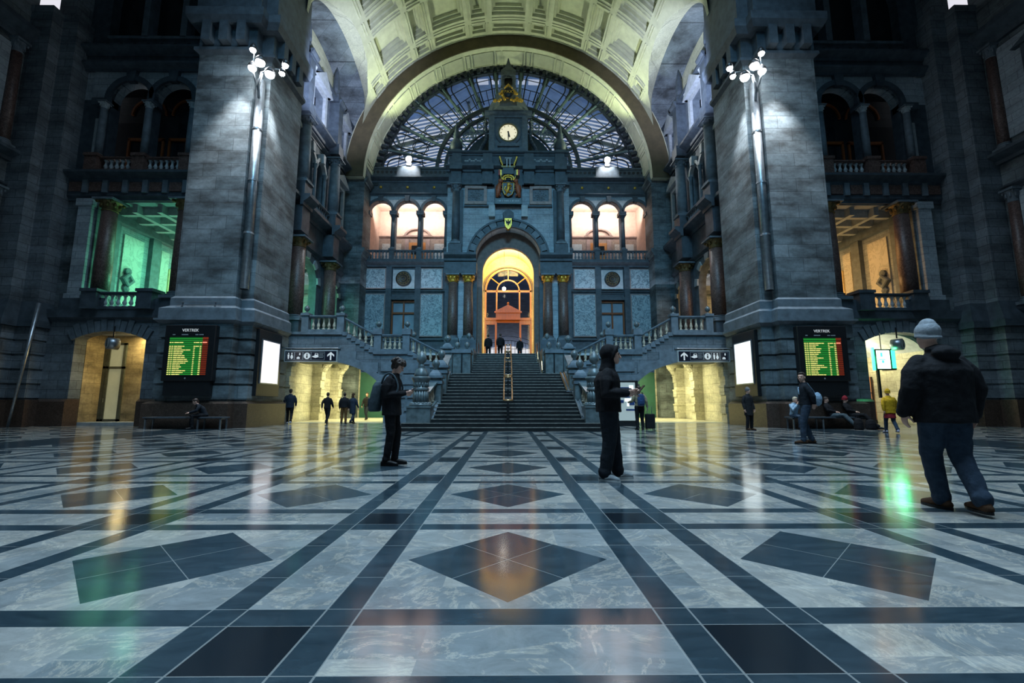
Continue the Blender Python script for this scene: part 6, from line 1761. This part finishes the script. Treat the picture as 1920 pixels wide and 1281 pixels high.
person('person with a fur-trimmed hat and long dark coat beside the right pier', (9.35, 17.8, 0), 200, 1.64, STAND, 'c_charcoal', 'c_black', 'c_brown', 'hair', .012, .6, 1.1, cap='c_fur')
o, k = person('small figure in a yellow coat and wine-red skirt near the right doorway', (13.45, 16.1, 0), -15, 1.52, WALK, 'c_yellow', 'c_jeans', 'c_lilac', 'hair', .012, .78, 1.15, cap='c_yellow', skirt='c_wine')
person('shadowy figure in a dark coat with pale shoes beside the left pier', (-11.15, 23.6, 0), 20, 1.78, WALK, 'c_navy', 'c_black', 'c_lilac', 'hair', .014, .8, 1.1)
person('walker in black seen from behind at the left of the left passage', (-9.3, 23.75, 0), -5, 1.6, WALK, 'c_black', 'c_black', 'c_shoe', 'hair', .014, .85, 1.05)
person('walker in a black jacket and rust trousers in the left passage', (-8.42, 23.7, 0), 5, 1.6, STAND, 'c_black', 'c_rust', 'c_shoe', 'hair', .014, .9, 1.08)
person('walker in a long blue-grey coat next to the one in rust trousers', (-8.08, 24.0, 0), -20, 1.58, WALK, 'c_navy', 'c_navy', 'c_shoe', 'c_brown', .014, .55, 1.05, style='long')
person('person in a dark jacket facing the hall at the far end of the left passage', (-8.95, 29.2, 0), 170, 1.72, WALK, 'c_charcoal', 'c_navy', 'c_brown', 'c_brown', .014, .88, 1.05)
person('dark silhouette at the top of the stairs by the left door post', (-1.42, 32.4, 4.262), 0, 1.72, STAND, 'c_black', 'c_black', 'c_shoe', 'hair', .014, .8, 1.1)
person('dark silhouette at the top of the stairs left of the handrail', (-.55, 32.3, 4.262), 5, 1.76, WALK, 'c_black', 'c_black', 'c_shoe', 'hair', .014, .85, 1.1)
person('dark silhouette at the top of the stairs right of the handrail', (.86, 33.2, 4.262), 160, 1.62, STAND, 'c_black', 'c_ink', 'c_shoe', 'c_fur', .014, .8, 1.05)

# bench sitters
S1 = dict(SIT, sit=1, chest=(0, .14, .86), neck=(0, .26, .99), head=(0, .34, 1.09), pitch=35, shL=(-.18, .2, .95), shR=(.18, .2, .95), elL=(-.22, .3, .74), elR=(.22, .3, .74), wrL=(-.06, .5, .66), wrR=(.06, .5, .66))
o, k = person('man in dark clothes sitting hunched over a phone on the left bench', (-12.35, 18.85, 0), 130, 1.75, S1, 'c_ink', 'c_black', 'c_shoe', 'hair', .012, .5, 1.05)
phone(o, k, (0, .6, .69), (.4, 0, 0), 'phone held by the man sitting on the left bench')
S2 = dict(SIT, sit=1, chest=(0, .06, .9), head=(0, .14, 1.23), pitch=10, elL=(-.22, .2, .84), wrL=(-.05, .24, 1.04), hdL=(.2, .2, 1), elR=(.22, .2, .8), wrR=(.06, .26, 1.02), hdR=(-.2, .2, 1))
person('blond person in a pale blue jacket sitting on the right bench with hands at mouth', (11.72, 18.8, 0), 195, 1.66, S2, 'c_sky', 'c_jeans', 'c_shoe', 'blond', .012, .5, 1.0)
S3 = dict(SIT, sit=1, pel=(0, .08, .56), chest=(0, -.06, .87), neck=(0, -.12, 1.05), head=(0, -.12, 1.19), pitch=15, knL=(-.1, .5, .56), knR=(.1, .5, .58), anL=(-.05, .9, .1), anR=(.08, .92, .12), hipL=(-.1, .1, .54), hipR=(.1, .1, .54), shL=(-.18, -.1, .98), shR=(.18, -.1, .98), elL=(-.24, .0, .76), elR=(.24, .0, .76), wrL=(-.06, .2, .7), wrR=(.06, .2, .7))
person('person in black slouching with legs stretched on the right bench, nearer the blond sitter', (13.3, 18.88, 0), 215, 1.72, S3, 'c_black', 'c_slate', 'c_shoe', 'hair', .012, .5, 1.1)
person('person in black with a reddish cap slouching at the far end of the right bench', (14.1, 18.88, 0), 218, 1.74, S3, 'c_black', 'c_black', 'c_shoe', 'hair', .012, .5, 1.1, cap='c_wine')
for i, (x, y, h, w, lb) in enumerate(((13.75, 18.0, .46, .34, 'black rucksack standing on the floor before the right bench, left of two'), (14.35, 18.15, .4, .4, 'black holdall on the floor before the right bench, right of two'))):
    q = root('rucksack', lb, 'bag', (x, y, 0))
    m = MB().loft([(0, 0, .0, w * .42, .13), (0, 0, .06, w * .5, .16), (0, 0, h * .6, w * .48, .15), (0, 0, h * .9, w * .36, .11), (0, 0, h, w * .15, .05)]); remesh('bag_body', m, M['c_black'], q, .014, 3, 1, .01)
    m = MB().tube([(-.06, 0, h - .01), (-.05, 0, h + .05), (.05, 0, h + .05), (.06, 0, h - .01)], .012, 6); m.build('carry_loop', M['c_charcoal'], q, local=True)
# ================================================================== LIGHT
def area(name, loc, rot, size, col, watt, sy=None, spread=180):
    l = bpy.data.lights.new(name, 'AREA'); l.color = col; l.energy = watt; l.size = size; l.spread = R(spread)
    if sy: l.shape = 'RECTANGLE'; l.size_y = sy
    o = bpy.data.objects.new(name, l); C.objects.link(o); o.location = loc; o.rotation_euler = [R(a) for a in rot]; return o
def point(name, loc, col, watt, r=.15):
    l = bpy.data.lights.new(name, 'POINT'); l.color = col; l.energy = watt; l.shadow_soft_size = r
    o = bpy.data.objects.new(name, l); C.objects.link(o); o.location = loc; return o
def spot(name, loc, to, col, watt, ang=60, blend=.5, r=.15):
    l = bpy.data.lights.new(name, 'SPOT'); l.color = col; l.energy = watt; l.spot_size = R(ang); l.spot_blend = blend; l.shadow_soft_size = r
    o = bpy.data.objects.new(name, l); C.objects.link(o); o.location = loc
    o.rotation_euler = (Vector(to) - Vector(loc)).to_track_quat('-Z', 'Y').to_euler(); return o
BLUE = (.2, .6, .92)
area('dome_skylight', (0, 5, 34), (0, 0, 0), 20, (.5, .74, .96), 6200, None, 95)
area('back_wall_fill', (0, -7, 31), (57, 0, 0), 9, (.22, .62, .95), 1150, 5, 52)  # added blue fill, aimed through the arch to brighten the back wall
area('shed_roof_fill', (0, 58, 10), (180, 0, 0), 40, (.7, .8, 1.0), 5000, 50)  # added uplight inside the shed, brightens the underside of its roof
area('rear_window_light', (0, -11, 20), (-78, 0, 0), 20, BLUE, 1000, 14)
# vault floodlights on the nave cornices
VC = (.86, 1.0, .62)
for s in (-1, 1):
    spot('vault_floodlight', (s * 8.05, 33.7, 20.95), (s * 2.5, 27, 30), VC, 1500, 140, .5, .12)
    spot('vault_floodlight', (s * 10.9, 23.6, 19.6), (-s * 1, 27, 31), VC, 260, 90, .9, .2)
    spot('side_arch_light', (s * 8.6, 22.0, 16.8), (s * 12.6, 29, 24.4), (.62, .7, 1), 7500, 70, .8, .2)
    # pier floodlights, throwing down both faces
    spot('pier_floodlight', (s * 12.3, 18.55, 16.3), (s * 12.75, 19.6, 4), (.92, .96, 1.0), 3200, 62, .9, .12)
    spot('pier_floodlight', (s * 10.6, 19.9, 15.9), (s * 11.35, 20.7, 4), (.92, .96, 1.0), 2200, 62, .9, .12)
    point('pier_lamp_glow', (s * 11.2, 18.3, 16.0), (.9, .96, 1.0), 120, .2)
    spot('ledge_floodlight_beam', (s * 8.05, 34.3, 20.65), (s * 6, 10, 12), (.95, .97, 1), 900, 110, .7, .2)
    spot('ledge_floodlight_spill', (s * 8.05, 34.0, 20.75), (s * 8.05, 34.75, 19.6), (.95, .97, 1), 700, 80, .6, .08)
    area('arcade_room_light', (s * 8.1, 37.0, 17.0), (125, 0, 0), 6.0, (1.0, .9, .82), 320, .8)
    area('passage_light', (s * 8.9, 28.5, 3.85), (0, 0, 0), 3.0, (1.0, .94, .53), 950, 8)
area('portal_arch_fill', (0, 34.85, 12.55), (80, 0, 0), 1.8, (1.0, .72, .26), 420, .5)  # added unseen fill facing the doors, brightens the vestibule
area('portal_jamb_fill', (-1.85, 34.8, 7.0), (90, 0, -25), .25, (1.0, .66, .22), 90, 4)  # added pair of unseen fills beside the jambs, no fittings there
area('portal_jamb_fill', (1.85, 34.8, 7.0), (90, 0, 25), .25, (1.0, .66, .22), 90, 4)
area('gallery_light_green', (-16.5, 27, 10.4), (0, 0, 0), 4, (.22, 1.0, .55), 650, 8)
point('gallery_uplight_green', (-17.5, 24.5, 6.0), (.2, 1.0, .55), 330, .3)
point('gallery_uplight_orange', (17.5, 24.5, 6.0), (1.0, .55, .18), 240, .3)
point('gallery_lamp_warm', (-18.8, 29.5, 7.0), (1.0, .85, .5), 260, .2)
area('gallery_light_orange', (16.5, 27, 10.6), (0, 0, 0), 4, (1.0, .5, .14), 420, 8)
point('gallery_lamp_warm', (18.8, 29.5, 7.0), (1.0, .7, .3), 260, .2)
area('doorway_light', (-18.0, 22.4, 4.38), (0, 0, 0), .9, (1.0, .78, .35), 75, .7)
point('doorway_ceiling_lamp', (-17.4, 22.7, 4.0), (1.0, .85, .5), 12, .1)
point('doorway_lamp', (17.45, 23.0, 3.7), (1, .98, .66), 260, .15)
point('doorway_lamp', (19.2, 24.4, 3.6), (1, .9, .5), 120, .15)
point('sign_glow', (17.9, 21.2, 3.1), (.1, 1, .4), 25, .2)

w = bpy.data.worlds.new('dusk_sky'); bpy.context.scene.world = w; w.use_nodes = True
nt = w.node_tree; g = G(nt)
bg = nt.nodes['Background']
tc = g.n('ShaderNodeTexCoord'); x, y, z = g.xyz(tc.outputs['Generated'])
sky = g.ramp(z, [(0, (.64, .6, .58)), (.45, (.56, .53, .54)), (.75, (.25, .3, .42)), (1, (.12, .18, .3))])
g.put(bg.inputs['Color'], sky); bg.inputs['Strength'].default_value = 1.7

cam = bpy.data.cameras.new('camera'); co = bpy.data.objects.new('camera', cam); C.objects.link(co)
cam.sensor_width = 36; cam.lens = 853 / 1920 * 36; cam.clip_end = 500; cam.clip_start = .05
co.location = (0, 0, 1.0); co.rotation_euler = (R(90) + math.atan(117.5 / 853), 0, R(-.5))
sc = bpy.context.scene; sc.camera = co
sc.view_settings.view_transform = 'Standard'; sc.view_settings.look = 'None'; sc.view_settings.gamma = 1; sc.view_settings.use_curve_mapping = False
sc.view_settings.exposure = 0
sc.cycles.max_bounces = 6; sc.cycles.sample_clamp_indirect = 2
